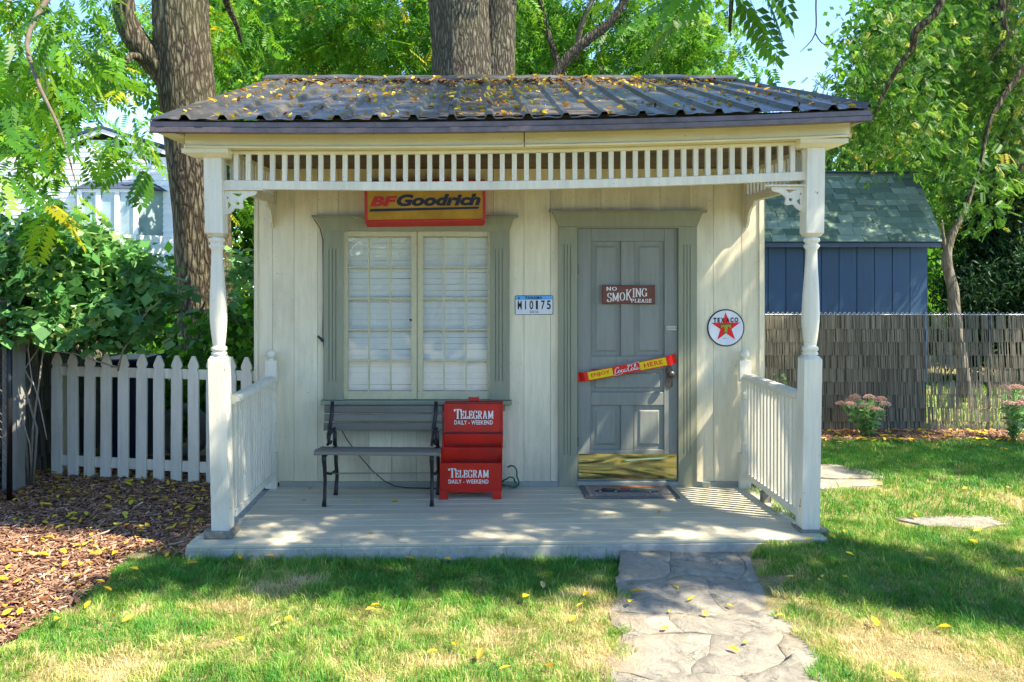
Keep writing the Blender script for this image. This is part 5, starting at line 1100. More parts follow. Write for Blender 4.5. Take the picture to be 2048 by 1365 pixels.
# big walnut behind the left post
t1 = thing('walnut_tree', 'large walnut tree rising behind the left porch post', 'tree', P3(425, 700, 3.9)[:2] + (0,))
Y1 = 3.9
limb('trunk', [(PX(424, Y1), Y1, -.1), P3(421, 740, Y1), P3(412, 600, Y1), P3(401, 430, Y1), P3(383, 260, Y1), P3(368, 120, Y1), P3(362, 0, Y1), P3(366, -200, Y1), P3(380, -500, Y1)], [.48, .385, .36, .345, .35, .355, .335, .30, .22], M_bark, t1, 1, 56)
limb('branch', [P3(362, 185, Y1), P3(330, 140, Y1 - .08), P3(288, 100, Y1 - .15), P3(258, 55, Y1 - .2), P3(246, 0, Y1 - .25), P3(235, -120, Y1 - .3), P3(180, -300, Y1 - .6)], [.22, .20, .155, .14, .135, .12, .08], M_bark, t1, 2, 36)
limb('branch', [P3(300, 128, Y1 - .1), P3(262, 112, Y1 - .4), P3(240, 148, Y1 - .6), P3(205, 175, Y1 - .8)], [.07, .04, .03, .015], M_bark, t1, 3, 12)
limb('branch', [P3(440, -80, Y1), P3(452, 0, 4.6), P3(474, 52, 4.9), P3(482, 85, 5.1)], [.06, .05, .035, .02], M_bark, t1, 4, 12)
limb('branch', [P3(150, -80, 1.2), P3(60, 60, .6), P3(70, 150, .3), P3(120, 260, 0), P3(150, 360, -.2)], [.03, .022, .016, .012, .005], M_twig, t1, 5, 8)
limb('branch', [P3(20, -60, 2.6), P3(18, 30, 2.4), P3(40, 90, 2.2), P3(34, 190, 2.0)], [.035, .028, .02, .008], M_drytwig, t1, 6, 8)
pos = cloud([B(90, 60, 2.8, 130, 150, 1.2, 1.1), B(40, 230, 1.0, 80, 110, .7, .8), B(210, 130, 5.4, 110, 100, .8, 1.0), B(250, 270, 2.6, 50, 70, .5, .9), B(150, 300, 2.4, 70, 50, .5, .7), B(40, 330, .2, 60, 70, .4, .5), B(560, 60, 6.2, 140, 90, 1.2, 1.2), B(760, 70, 6.6, 140, 90, 1.2, 1.2), B(480, 110, 6.0, 70, 60, .8, 1.0), B(330, 60, 6.5, 200, 100, .8, .9), B(100, -160, 4.0, 250, 100, 1.5, .25), B(470, 400, 4.9, 34, 110, .4, .8)], 230, 21, clump=.20)
foliage('crown', pos, T_walnut, M_leafA, t1, 22, yellow=.05)
lv, lf = compound(7, .40, .125, .024)
lme = big_mesh('leaf', np.concatenate([lv, [[0, .0025, 0], [0, -.0025, 0], [.38, -.001, -.04], [.38, .001, -.04]]]), np.concatenate([lf, [[len(lv), len(lv) + 1, len(lv) + 2, len(lv) + 3]]]), np.full(len(lf) + 1, .5), M_leafobj)
g_ = np.random.default_rng(31)
for (px, py, Y, rp, n) in ((70, 80, .4, 90, 20), (60, 250, .0, 75, 16), (110, 380, -.3, 60, 12), (170, 215, .6, 50, 8), (280, 330, 1.2, 22, 6), (140, 120, .5, 60, 10), (15, 420, -.6, 30, 4), (40, 320, -.3, 45, 6)):
    for i in range(n):
        x, z = px + g_.normal(0, rp * .55), py + g_.normal(0, rp * .6); yy = Y + g_.uniform(-.3, .5)
        link('leaf', lme, P3(x, z, yy), t1, rot=(g_.normal(0, .5), g_.uniform(.2, 1.25), g_.uniform(0, 6.28)), scale=(g_.uniform(.75, 1.1),) * 3)

# old multi-stemmed maple behind the roof
t2 = thing('maple_tree', 'thick double trunked tree rising behind the middle of the roof', 'tree', (PX(950, 5), 5.0, 0)); Y2 = 5.0
limb('trunk', [(PX(935, Y2), Y2, -.1), P3(932, 600, Y2), P3(928, 300, Y2), P3(925, 150, Y2), P3(922, 0, Y2), P3(915, -250, Y2), P3(905, -600, Y2)], [.72, .58, .46, .43, .41, .37, .25], M_bark2, t2, 7, 56)
limb('trunk', [(PX(985, Y2), Y2 + .1, 0), P3(985, 400, Y2 + .1), P3(992, 150, Y2 + .1), P3(1002, 0, Y2 + .1), P3(1020, -250, Y2), P3(1060, -600, Y2)], [.5, .36, .28, .23, .2, .14], M_bark2, t2, 8, 40)
limb('trunk', [P3(905, 300, Y2 + .1), P3(893, 120, Y2 + .1), P3(880, 0, Y2 + .1), P3(860, -250, Y2)], [.26, .2, .17, .1], M_bark2, t2, 9, 32)
limb('branch', [P3(1060, 240, 5.4), P3(1110, 150, 5.3), P3(1165, 88, 5.2), P3(1220, 45, 5.1), P3(1262, -20, 5.0)], [.10, .085, .075, .065, .05], M_bark2, t2, 10, 16)
limb('branch', [P3(1130, 160, 6.2), P3(1108, 105, 6.1), P3(1086, 30, 6.0), P3(1068, -60, 5.9)], [.06, .05, .04, .03], M_bark2, t2, 11, 12)
limb('branch', [P3(1150, 120, 6.2), P3(1162, 55, 6.1), P3(1190, -10, 6.0), P3(1230, -90, 5.9)], [.05, .045, .035, .03], M_bark3, t2, 12, 12)
pos = cloud([B(1150, 70, 7.5, 150, 90, 1.3, 1.2), B(1330, 60, 7.0, 150, 100, 1.4, 1.2), B(1430, 110, 6.5, 90, 50, .9, .9), B(1060, -60, 6.5, 300, 100, 2, .8), B(780, 40, 7.5, 140, 100, 1.3, 1.2)], 260, 41, clump=.24)
foliage('crown', pos, T_walnut, M_leafB, t2, 42, yellow=.02)

# boughs that hang over the path; trunk stands to the right of the camera
t3 = thing('shade_tree', 'tall walnut tree whose drooping boughs hang into the top of the picture', 'tree', (8.5, -4.2, 0))
limb('trunk', [(8.5, -4.2, -.1), (8.4, -4.2, 2), (8.2, -4.2, 4.5), (7.8, -4.2, 7), (7.4, -4.2, 9.5)], [.4, .33, .28, .22, .12], M_bark, t3, 13, 32)
limb('branch', [(8.2, -4.2, 4.8), (6.5, -3.6, 5.6), (4.5, -3.1, 5.6), (2.6, -2.8, 5.0), (1.6, -2.6, 4.2), (1.28, -2.55, 3.4), (1.22, -2.55, 3.0)], [.16, .12, .08, .05, .03, .016, .006], M_bark, t3, 14, 14)
limb('branch', [(7.9, -4.2, 6.8), (6, -2, 7.6), (4.5, 0, 7.8), (3.2, 1.2, 7.4)], [.14, .1, .07, .03], M_bark, t3, 15, 14)
SXY = np.array([SUNV.x / SUNV.z, SUNV.y / SUNV.z])
def bough(name, x0, x1, y0, y1, h, n, seed, gaps=(), zt=0.0, thr=.40, ns=2.2, jit=.18, sm=(.6, .95)):
    """leafy bough whose leaves hang in the sun's path above a patch of ground (or of a surface at height zt)"""
    g_ = np.random.default_rng(seed); x = g_.uniform(x0 - .15, x1 + .15, n); y = g_.uniform(y0 - .1, y1 + .1, n)
    v = vnoise(x + seed, y * 1.3 + seed, ns, seed % 7 + 1) * .65 + vnoise(x, y, ns * 3.1, seed % 5 + 3) * .35
    e = np.minimum(np.minimum(x - x0, x1 - x) / .30, np.minimum(y - y0, y1 - y) / .16); v = v + np.clip(e, -1, .3) * .5
    for gx, gy, gz, gr in gaps: X, Y_ = gx - SXY[0] * gz, gy - SXY[1] * gz; v = v - .8 * np.exp(-(((x - X) ** 2 + (y - Y_) ** 2) / gr ** 2))
    ok = v > thr; x, y = x[ok], y[ok]; zz = h + g_.normal(0, jit, len(x)); p = np.stack([x + SXY[0] * (zz - zt), y + SXY[1] * (zz - zt), zz], 1)
    return foliage(name, p, T_walnut, M_leafA, t3, seed, yellow=.05, smin=sm[0], smax=sm[1])
def vnoise(x, y, s, seed):
    """smooth value noise on arrays"""
    g_ = np.random.default_rng(seed); tb = g_.random((64, 64)); X, Y_ = x * s + 20, y * s + 20; xi, yi = np.floor(X).astype(int), np.floor(Y_).astype(int); fx, fy = X - xi, Y_ - yi; fx, fy = fx * fx * (3 - 2 * fx), fy * fy * (3 - 2 * fy)
    q = lambda a, b_: tb[a % 64, b_ % 64]
    return (q(xi, yi) * (1 - fx) + q(xi + 1, yi) * fx) * (1 - fy) + (q(xi, yi + 1) * (1 - fx) + q(xi + 1, yi + 1) * fx) * fy
bough('crown', -2.2, .9, -1.80, -.80, 5.2, 1900, 51, thr=.38, sm=(.45, .75), gaps=[(-1.35, -1.22, .12, .09), (-1.05, -1.05, .12, .12), (-.75, -1.28, .12, .10), (-.1, -1.15, .12, .13), (.35, -1.0, .12, .12), (-.45, -1.0, .12, .09), (-1.6, -1.1, .12, .09)])
bough('crown', .8, 2.2, -2.0, -1.3, 5.3, 950, 52, thr=.49, ns=4.5, sm=(.4, .65))
bough('crown', 2.2, 4.1, -2.1, -1.5, 5.3, 900, 53, thr=.58, ns=3.4, sm=(.4, .7))
# sun flecks reach the lower door and the boards by the right railing
dgap = [(1.02, 0, .92, .10), (1.12, 0, .68, .13), (1.30, 0, .80, .13), (.90, 0, .62, .08), (1.42, 0, .45, .12), (1.65, 0, 1.0, .10), (1.95, 0, .9, .14), (1.9, 0, .5, .12), (1.75, -.35, .12, .26), (1.80, -.75, .12, .24), (1.6, -.1, .12, .2), (1.2, -.5, .12, .14), (.75, -.6, .12, .12), (.9, -.85, .12, .13), (.3, -.5, .12, .10), (2.1, -.6, .9, .3)]
bough('crown', -.9, 1.9, -.95, .45, 5.7, 4600, 54, gaps=dgap, thr=.25, sm=(.38, .55))
bough('high_crown', 3.0, 6.6, .45, 2.2, 7.6, 1300, 55, thr=.42, jit=.4)
bough('high_crown', 3.2, 5.6, 2.2, 3.2, 8.0, 900, 56, thr=.46, zt=.8, jit=.3)
bough('high_crown', 3.0, 7.6, 6.2, 7.8, 8.6, 1300, 57, thr=.56, zt=2.6, jit=.4)
bough('high_crown', -1.5, 2.4, -1.6, 1.3, 8.0, 1500, 58, thr=.60, zt=3.1, ns=1.6, jit=.3)
g_ = np.random.default_rng(61)
for (px, py, yaw, pit, Y) in ((1345, -10, 3.6, .5, -2.6), (1375, 15, 3.3, .75, -2.5), (1400, -20, 4.0, .6, -2.6), (1450, -30, 5.8, .8, -2.5), (1470, -15, 0.1, .95, -2.6), (1500, 0, .2, 1.0, -2.4), (1520, -40, 0.0, 1.1, -2.5), (1500, -60, .3, .7, -2.7), (1430, -50, 2.9, .4, -2.6), (1390, -60, 3.1, .9, -2.5), (1300, -60, 3.2, .5, -2.6), (1350, -70, 4.5, .3, -2.4), (1540, -90, .3, 1.1, -2.5), (1250, -75, 3.1, .4, -2.4), (1470, -80, 4.7, .5, -2.6)):
    link('leaf', lme, P3(px, py, Y), t3, rot=(g_.normal(0, .35), pit, yaw), scale=(g_.uniform(.72, .9),) * 3)
limb('branch', [P3(1640, -60, -1.0), P3(1632, 0, -1.0), P3(1630, 68, -1.0), P3(1600, 105, -1.0)], [.008, .006, .005, .002], M_twig, t3, 16, 6)
limb('branch', [P3(1630, 66, -1.0), P3(1650, 90, -1.0), P3(1692, 78, -1.0)], [.005, .004, .0015], M_twig, t3, 17, 6)

# trees on the right
t4 = thing('locust_tree', 'tall yellowing locust tree filling the upper right behind the blue shed', 'tree', (9.2, 7.5, 0)); Y4 = 6.0
limb('trunk', [(9.4, 7.5, -.1), (9.2, 7.5, 3), (8.9, 7.4, 6), (8.6, 7.2, 9)], [.3, .25, .2, .1], M_bark, t4, 18, 24)
limb('branch', [P3(1905, -120, 3.5), P3(1880, 10, 3.6), P3(1832, 62, 3.7), P3(1826, 95, 3.8), P3(1800, 130, 3.9), P3(1768, 185, 4.0), P3(1745, 240, 4.2)], [.055, .05, .048, .042, .035, .025, .01], M_bark, t4, 19, 12)
limb('branch', [P3(2000, -80, 5.5), P3(2005, 30, 5.5), P3(2012, 75, 5.5), P3(1980, 120, 5.5)], [.05, .045, .035, .015], M_bark, t4, 20, 10)
limb('branch', [P3(2060, 120, 5), P3(1985, 230, 5), P3(1960, 330, 5), P3(1930, 420, 5)], [.05, .035, .02, .01], M_bark, t4, 21, 10)
pos = cloud([B(1800, 110, 4.6, 85, 130, .9, .9), B(1720, 200, 4.6, 80, 90, .6, .75), B(1790, 255, 5.0, 130, 75, .9, 1.1), B(1900, 60, 6.5, 110, 110, 1.2, 1.0), B(1960, 260, 7, 130, 170, 1.4, 1.1), B(2030, 120, 7, 90, 180, 1.3, 1.1), B(1925, 400, 8.6, 60, 120, .9, 1.1), B(1730, 300, 9.0, 70, 45, 1, .5), B(1990, 460, 8, 90, 120, 1.0, 1.0), B(1950, -80, 6, 200, 60, 1.5, .7), B(1660, 150, 4.2, 30, 30, .4, .5)], 1350, 71, clump=.19)
foliage('crown', pos, T_locust, M_leafC, t4, 72, smin=.5, smax=.95, tint=(.46, .28), yellow=.05)
t5 = thing('small_tree', 'thin grey trunked tree just behind the reed fence', 'tree', (6.9, 5.1, 0)); Y5 = 5.1
limb('trunk', [(PX(1932, Y5), Y5, -.05), P3(1928, 760, Y5), P3(1910, 630, Y5), P3(1906, 580, Y5), P3(1893, 520, Y5), P3(1905, 470, Y5), P3(1935, 410, Y5), P3(1960, 320, Y5)], [.10, .085, .08, .075, .07, .05, .03, .015], M_bark3, t5, 22, 20)
limb('branch', [P3(1894, 520, Y5), P3(1890, 490, Y5), P3(1886, 465, Y5), P3(1884, 440, Y5)], [.035, .03, .02, .01], M_bark3, t5, 23, 12)
pos = cloud([B(1960, 330, 4.8, 50, 60, .5, .8), B(1948, 430, 4.6, 32, 42, .4, 1.0)], 700, 73, clump=.15); foliage('crown', pos, T_locust, M_leafC, t5, 74, yellow=.04)
t6 = thing('cedar_tree', 'dark green cedar at the right edge behind the fence', 'tree', (PX(2010, 7.5), 7.5, 0))
limb('trunk', [(PX(2020, 7.5), 7.5, -.05), (PX(2020, 7.5), 7.5, 3.2)], [.16, .05], M_bark, t6, 24, 16)
pos = cloud([B(2000, 560, 7.3, 80, 70, .8, 1.2), B(2020, 440, 7.5, 60, 110, .7, 1.2), B(1960, 600, 7.0, 60, 50, .6, 1.0), B(2050, 600, 6.8, 60, 80, .6, 1.2), B(2010, 700, 7.2, 100, 80, .8, .8)], 900, 75, clump=.16); foliage('crown', pos, T_needle, M_leafD, t6, 76, yellow=0)

# far trees closing the view
def fartree(x, y, h, w, seed, lab, dens=1.0, tm=None, mat=None, low=.12):
    o = thing('broadleaf_tree', lab, 'tree', (x, y, 0), 'trees closing the view behind the garden')
    limb('trunk', [(x, y, -.1), (x + .2, y, h * .35), (x - .1, y, h * .7)], [.28, .22, .08], M_bark2, o, seed, 14)
    r_ = random.Random(seed); bl = []
    for i in range(9): bl.append((x + r_.uniform(-.6, .6) * w, y + r_.uniform(-.5, .5) * w, h * (low + (1 - low) * (i + .6) / 9.5), w * r_.uniform(.45, .75) * (1.1 - .5 * i / 9), w * .6, h * .12, dens))
    foliage('crown', cloud(bl, 60, seed, clump=.4, clumpn=8), tm or T_big, mat or M_leafB, o, seed + 1, yellow=.02)
for a in ((-16, 20, 11, 3.6, 101, 'broad tree left of the white house', .8), (-7.5, 22, 13, 4.0, 102, 'tall tree behind the right half of the white house', 1.0), (-3.6, 13, 9, 2.4, 103, 'dense tree between the walnut trunk and the shed roof', 1.1), (.8, 14, 10, 2.8, 104, 'dense tree directly behind the double trunk', 1.1), (4.6, 15, 8.2, 2.6, 105, 'round tree behind the right half of the metal roof', .9), (12.5, 15, 9.5, 3.0, 106, 'tree behind the locust at the right', 1.0), (16, 22, 12, 3.5, 107, 'farthest tree at the right', .9), (9.6, 13.5, 5.5, 2.0, 108, 'low bushy tree behind the blue shed', .9), (-1.2, 24, 13, 4, 109, 'far tall tree showing between the two old trunks', .8), (-12, 13, 5.0, 1.6, 110, 'small tree in front of the white house corner', .5), (6.5, 26, 11, 3, 111, 'far tree behind the blue shed roof', .7)):
    fartree(*a[:5], a[5], a[6])
hb_ = thing('hedge', 'low dark hedge of shrubs along the back of the garden', 'hedge', (0, 11, 0))
pos = cloud([(x, 11 + .5 * math.sin(x), .8, 1.1, .7, .9, .9) for x in np.arange(-12.5, 16, 1.5)] , 130, 121, clump=.3); foliage('foliage', pos, T_big, M_leafB, hb_, 122, yellow=.01)
hb2 = thing('hedge', 'tall unseen hedge added behind the photographer for its reflection in the window', 'hedge', (0, -15, 0))  # unseen greenery, added so the upper panes reflect green instead of sky
foliage('foliage', cloud([(x, -15 + math.sin(x), 1.5, 1.5, .8, 2.0, 1.4) for x in np.arange(-12, 13, 1.7)], 130, 125, clump=.35), T_big, M_leafB, hb2, 126, yellow=.01)
# ------------------------------------------------------------------ vine over the left boundary
vn = thing('climbing_vine', 'dense leafy vine heaped over the left boundary fence', 'vine', (-3.9, .6, 0))
def palmate(r=.07, seed=0):
    v = [(0, 0, 0)]; n = 10
    for i in range(n): a = -2.6 + 5.2 * i / (n - 1); rr = r * (1.0 if i % 2 == 0 else .62); v.append((rr * math.cos(a) + r * .3, rr * math.sin(a), -.25 * r * abs(math.sin(a)) - .12 * r * (i % 2)))
    return v, [(0, i + 1, i + 2) for i in range(n - 1)] + [(0, n, 1)]
pv, pfc = palmate(); pm = MB().add(pv, pfc).mesh('leaf', by_object('vine_leaf_green', [(0, (.03, .12, .04)), (.5, (.06, .20, .06)), (.85, (.14, .30, .09)), (1, (.28, .36, .10))], .35, .3, .5))
T_vine = (np.array(pv), np.array([(0, i + 1, i + 2, i + 2) for i in range(9)]))
T_vine = (np.array([(0, 0, 0), (.05, -.06, -.01), (.115, 0, -.02), (.05, .06, -.01), (.0, 0, 0), (-.01, .03, -.01), (-.045, .045, -.02), (-.03, .0, 0), (.0, 0, 0), (-.03, .0, 0), (-.045, -.045, -.02), (-.01, -.03, -.01)]), np.array([(0, 1, 2, 3), (4, 5, 6, 7), (8, 9, 10, 11)]))
vb = [B(60, 560, .3, 75, 70, .3, 1.2), B(130, 500, .6, 90, 60, .4, 1.2), B(215, 555, .9, 95, 80, .4, 1.2), B(292, 580, 1.3, 48, 60, .4, 1.0), B(170, 640, .5, 100, 48, .35, 1.2), B(110, 470, 1.0, 60, 40, .4, .8), B(250, 655, .9, 60, 30, .3, .9), B(60, 650, .1, 40, 30, .2, .8), B(486, 600, 3.2, 22, 120, .3, .6)]
foliage('foliage', cloud(vb, 5600, 141, clump=.11, clumpn=9), T_vine, M_vine, vn, 142, smin=.6, smax=1.15, droop=(-.2, 1.2), tint=(.45, .25), yellow=.03)
g_ = np.random.default_rng(143)
for i in range(190):
    b_ = vb[int(g_.integers(0, 7))]; a = g_.uniform(0, 6.28); rr = math.sqrt(g_.uniform(.1, 1)); x = b_[0] + b_[3] * rr * math.cos(a); z = b_[2] + b_[5] * rr * math.sin(a)
    link('leaf', pm, (x, b_[1] - b_[4] - .05 - g_.uniform(0, .12), z), vn, rot=(g_.normal(.9, .4), g_.normal(.3, .4), g_.uniform(-2.6, -.5)), scale=(g_.uniform(.75, 1.35),) * 3)
for i in range(9):
    x0 = -3.98 + .02 * i; MB().tube([(x0, .45, .0), (x0 + .05 * math.sin(i), .42, .5), (x0 + .12 * math.sin(i * 2), .36, .9), (x0 + .2 * math.cos(i), .4, 1.3)], [.012, .010, .008, .005], 6).build('stem', M_drytwig, vn, smooth=True)
tw_ = MB(); tw_.tube([P3(236, 742, .55), P3(246, 700, .5), P3(266, 672, .5), P3(282, 640, .48), P3(300, 618, .45), P3(323, 604, .42)], [.008, .007, .006, .005, .004, .002], 6); tw_.tube([P3(266, 672, .5), P3(252, 640, .5), P3(250, 620, .5)], [.005, .004, .002], 6); tw_.tube([P3(283, 638, .48), P3(275, 618, .47)], [.004, .002], 6)
tw_.tube([P3(236, 735, .5), P3(190, 722, .4), P3(150, 708, .35), P3(104, 702, .3)], [.008, .008, .006, .004], 6)
tag(tw_.build('bare_twig', M_drytwig, smooth=True), 'bare forked twig leaning over the picket tops', 'twig')
for pts, lab in ((((62, 640), (56, 700), (64, 760), (78, 800), (88, 850), (94, 880)), 'long dry stem hanging in front of the reed screen'), (((60, 800), (40, 822), (48, 850), (60, 890), (62, 930)), 'short crooked dry stem low on the reed screen')):
    tag(MB().tube([P3(p[0], p[1], .1 + .003 * i) for i, p in enumerate(pts)], .005, 6).build('dry_stem', M_drytwig, smooth=True), lab, 'stem')

# things behind the pickets
bn = thing('storage_bin', 'dark blue bin half hidden behind the picket fence', 'bin', (PX(262, 1.7), 1.7, 0))
xa, xb = PX(222, 1.7), PX(305, 1.7); m_ = MB().add([(xa + .03, 1.5, 0), (xb - .03, 1.5, 0), (xb - .03, 1.95, 0), (xa + .03, 1.95, 0), (xa, 1.46, .93), (xb, 1.46, .93), (xb, 1.98, .93), (xa, 1.98, .93)], [(0, 1, 5, 4), (1, 2, 6, 5), (2, 3, 7, 6), (3, 0, 4, 7), (4, 5, 6, 7)]); m_.build('body', M_binblue, bn, bevel=.02, fix=True)
bx('lid', M_binblue, bn, xa - .02, xb + .02, 1.43, 2.0, .94, .985, bevel=.012)
ty = MB(); ty.tube([(PX(372, 1.6) + .20 * math.cos(R(a)), 1.55, .27 + .22 * math.sin(R(a))) for a in range(0, 361, 20)], .055, 10, cap=False); tag(ty.build('old_tyre', M_bingrey, smooth=True), 'grey tyre lying on edge behind the picket fence', 'tyre')
foliage('crown', cloud([(-3.3, 3.0, .6, 1.3, .6, .7, 1.0), (-2.0, 4.6, .6, .5, .4, .6, .8)], 420, 151, clump=.2), T_simple, M_leafB, None, 152, yellow=0)
sb = bpy.data.objects['crown' if False else [o.name for o in COL.objects if o.name.startswith('crown') and o.parent is None][0]]; sb.name = 'shrub'; tag(sb, 'dark shrubs growing behind the picket fence', 'shrub')

# ------------------------------------------------------------------ sedum clumps by the reed fence
def sedum(px, pyb, Y, h, w, nst, seed, lab):
    x = PX(px, Y); o = thing('sedum_plant', lab, 'plant', (x, Y, 0), 'sedum clumps along the reed fence'); r_ = random.Random(seed); gg = np.random.default_rng(seed); ps = []; 
    for i in range(nst):
        a = r_.uniform(0, 6.28); rr = w * r_.uniform(.2, 1); tx, ty_, tz = x + rr * math.cos(a), Y + rr * .6 * math.sin(a), h * r_.uniform(.55, 1)
        MB().tube([(x + .3 * (tx - x) * .3, Y, 0), (x + (tx - x) * .6, Y + (ty_ - Y) * .6, tz * .55), (tx, ty_, tz)], .005, 5).build('stem', MATS['sedum_leaves'], o, smooth=True)
        for j in range(16): t = r_.uniform(.12, .92); ps.append((x + (tx - x) * t, Y + (ty_ - Y) * t, tz * t))
        m_ = MB(); fw = .058
        for q in range(70):
            aa = r_.uniform(0, 6.28); r2 = fw * math.sqrt(r_.random()); cx_, cy_ = tx + r2 * math.cos(aa), ty_ + r2 * math.sin(aa); cz = tz + .022 - r2 * r2 * 9 + r_.uniform(-.006, .008); s_ = .009
            m_.add([(cx_ - s_, cy_, cz), (cx_, cy_ - s_, cz + .002), (cx_ + s_, cy_, cz), (cx_, cy_ + s_, cz + .002), (cx_, cy_, cz - .014)], [(0, 1, 2, 3), (0, 4, 1), (1, 4, 2), (2, 4, 3), (3, 4, 0)], r_.random())
        m_.build('flower_head', M_pink, o)
    foliage('foliage', np.array(ps), (np.array([(0, 0, 0), (.042, .030, .004), (.09, 0, -.006), (.042, -.030, .004)]), np.array([(0, 1, 2, 3)])), M_sedum, o, seed, droop=(-.9, .2), tint=(.5, .25), yellow=0)
sedum(1735, 862, 2.48, .60, .30, 13, 161, 'pink flowering sedum near the middle of the reed fence'); sedum(2024, 880, 2.3, .60, .26, 12, 162, 'pink flowering sedum cut off by the right edge of the picture')
foliage('weed', cloud([(PX(1548, 2.3), 2.3, .62, .12, .1, .16, 1), (PX(1530, 2.3), 2.3, .3, .1, .1, .3, 1)], 2600, 163, clump=.04), (np.array([(0, 0, 0), (.02, .012, 0), (.045, 0, 0), (.02, -.012, 0)]), np.array([(0, 1, 2, 3)])), M_sedum, None, 164)
tag([o for o in COL.objects if o.name.startswith('weed')][0], 'small leafy weed beside the right corner of the cream shed', 'plant')

# ------------------------------------------------------------------ grass
def on_lawn(x, y):
    pl_ = .87 - .31 * (y + 1.4) / -1.57; pr_ = 1.80 - .25 * (y + 1.4) / -1.57; w = .035 * np.sin(y * 9) + .03 * np.sin(y * 23)
    onpath = (y < -1.36) & (x > pl_ + w + .06 + .03 * np.sin(y * 31)) & (x < pr_ + w - .05 + .03 * np.sin(y * 27 + 1))
    onslab = (x > -1.87) & (x < 2.13 + .05 * np.sin(y * 11)) & (y > -1.375)
    mul = (x < -2.24 - .05 * np.sin(y * 4.1) + .05 * (y + 1.3) * (y + 1.3 < 0) + .05 * np.sin(y * 17)); left = (x < -1.8) & (y > -1.30 + .09 * np.sin(x * 12) - .25 * (x + 2.0))
    bedr = (y > 2.37 + .06 * np.sin(x * 5)) & (y < 2.95); p2 = (y < GY(938, .08)) & (y > GY(990, .08)) & (x < 3.22 + .06 * np.sin(y * 9)) 
    y_a, y_b = GY(1046, .08), GY(1071, .08); st_ = (y > y_b) & (y < y_a) & (x > PX(1815, y_b)) & (x < PX(1995, y_b) + .1) & (y > y_b + .05) & (y < y_a - .05)
    return ~(onpath | onslab | mul | left | bedr | p2 | st_)
dry_spots = [(430, 1215, .16), (290, 1222, .13), (610, 1165, .12), (940, 1185, .12), (250, 1335, .3), (1250, 1335, .15), (880, 1330, .12), (1780, 1300, .35), (1950, 1340, .4), (1250, 1215, .12), (1740, 1010, .2), (1170, 1190, .1), (1000, 1280, .2)]
def blades(n, x0, x1, y0, y1, hmin, hmax, wid, seed, power=0.0):
    g_ = np.random.default_rng(seed); u = g_.random(n); y = y0 + (y1 - y0) * (u ** (1 + power)); x = g_.uniform(x0, x1, n); half = (y - CY) / F * 1110
    ok = on_lawn(x, y) & (x > (-980 / F) * (y - CY)) & (x < 1110 / F * (y - CY)); x, y = x[ok], y[ok]; n = len(x)
    dry = .40 * vnoise(x, y, 1.7, 1) + .30 * vnoise(x, y, 5.5, 2) + .36 * vnoise(x, y, 15, 3)
    lawnshade = 0
    d = (dry - .53) * 1.5 + .47
    for px, py, r_ in dry_spots:
        yy = GY(py); xx = PX(px, yy); d = d + .62 * np.exp(-(((x - xx) / r_) ** 2 + ((y - yy) / (r_ * .8)) ** 2))
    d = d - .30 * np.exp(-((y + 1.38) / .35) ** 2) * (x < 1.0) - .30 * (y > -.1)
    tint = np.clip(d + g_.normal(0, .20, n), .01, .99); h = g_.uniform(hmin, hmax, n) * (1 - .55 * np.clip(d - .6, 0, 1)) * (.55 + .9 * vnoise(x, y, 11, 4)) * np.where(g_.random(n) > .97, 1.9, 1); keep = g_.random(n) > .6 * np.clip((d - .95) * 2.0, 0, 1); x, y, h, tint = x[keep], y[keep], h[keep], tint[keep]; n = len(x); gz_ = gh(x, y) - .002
    edge = np.exp(-((y + 1.42) / .05) ** 2) * (x > -1.9) * (x < .9); h = h * (1 + .9 * edge * g_.random(n))
    a = g_.uniform(0, 6.283, n); w = wid * g_.uniform(.7, 1.2, n); lean = h * g_.uniform(.15, .95, n); b_ = vnoise(x, y, 6, 5) * 12 + g_.normal(0, 1.0, n); dx, dy = np.cos(a) * w / 2, np.sin(a) * w / 2; lx, ly = np.cos(b_) * lean, np.sin(b_) * lean; z = gz_
    v = np.stack([np.stack([x - dx, y - dy, z], 1), np.stack([x + dx, y + dy, z], 1), np.stack([x + dx * .8 + lx * .35, y + dy * .8 + ly * .35, z + h * .6], 1), np.stack([x - dx * .8 + lx * .35, y - dy * .8 + ly * .35, z + h * .6], 1), np.stack([x + lx, y + ly, z + h * (1 - .25 * (lean / h))], 1)], 1).reshape(-1, 3)
    base = np.arange(n) * 5; q1 = np.stack([base, base + 1, base + 2, base + 3], 1); q2 = np.stack([base + 3, base + 2, base + 4], 1)
    me = bpy.data.meshes.new('grass'); me.vertices.add(len(v)); me.vertices.foreach_set('co', v.astype(np.float32).ravel())
    me.loops.add(n * 7); me.loops.foreach_set('vertex_index', np.concatenate([q1, q2], 1).astype(np.int32).ravel())
    ls = np.stack([np.arange(n) * 7, np.arange(n) * 7 + 4], 1).ravel(); me.polygons.add(2 * n); me.polygons.foreach_set('loop_start', ls.astype(np.int32))
    at = me.attributes.new('tint', 'FLOAT', 'FACE'); at.data.foreach_set('value', np.repeat(tint, 2).astype(np.float32)); me.materials.append(M_grass); me.update(calc_edges=True)
    return tag(link('grass', me, (0, 0, 0)), None, None, None, 'stuff')
blades(270000, -2.6, 4.0, -3.35, -.9, 0.021, .045, .0038, 201, .0)
blades(70000, 1.9, 6.4, -1.0, 2.6, .030, .055, .006, 202)
blades(12000, 1.9, 9.5, 3.0, 8.0, .05, .09, .014, 203)

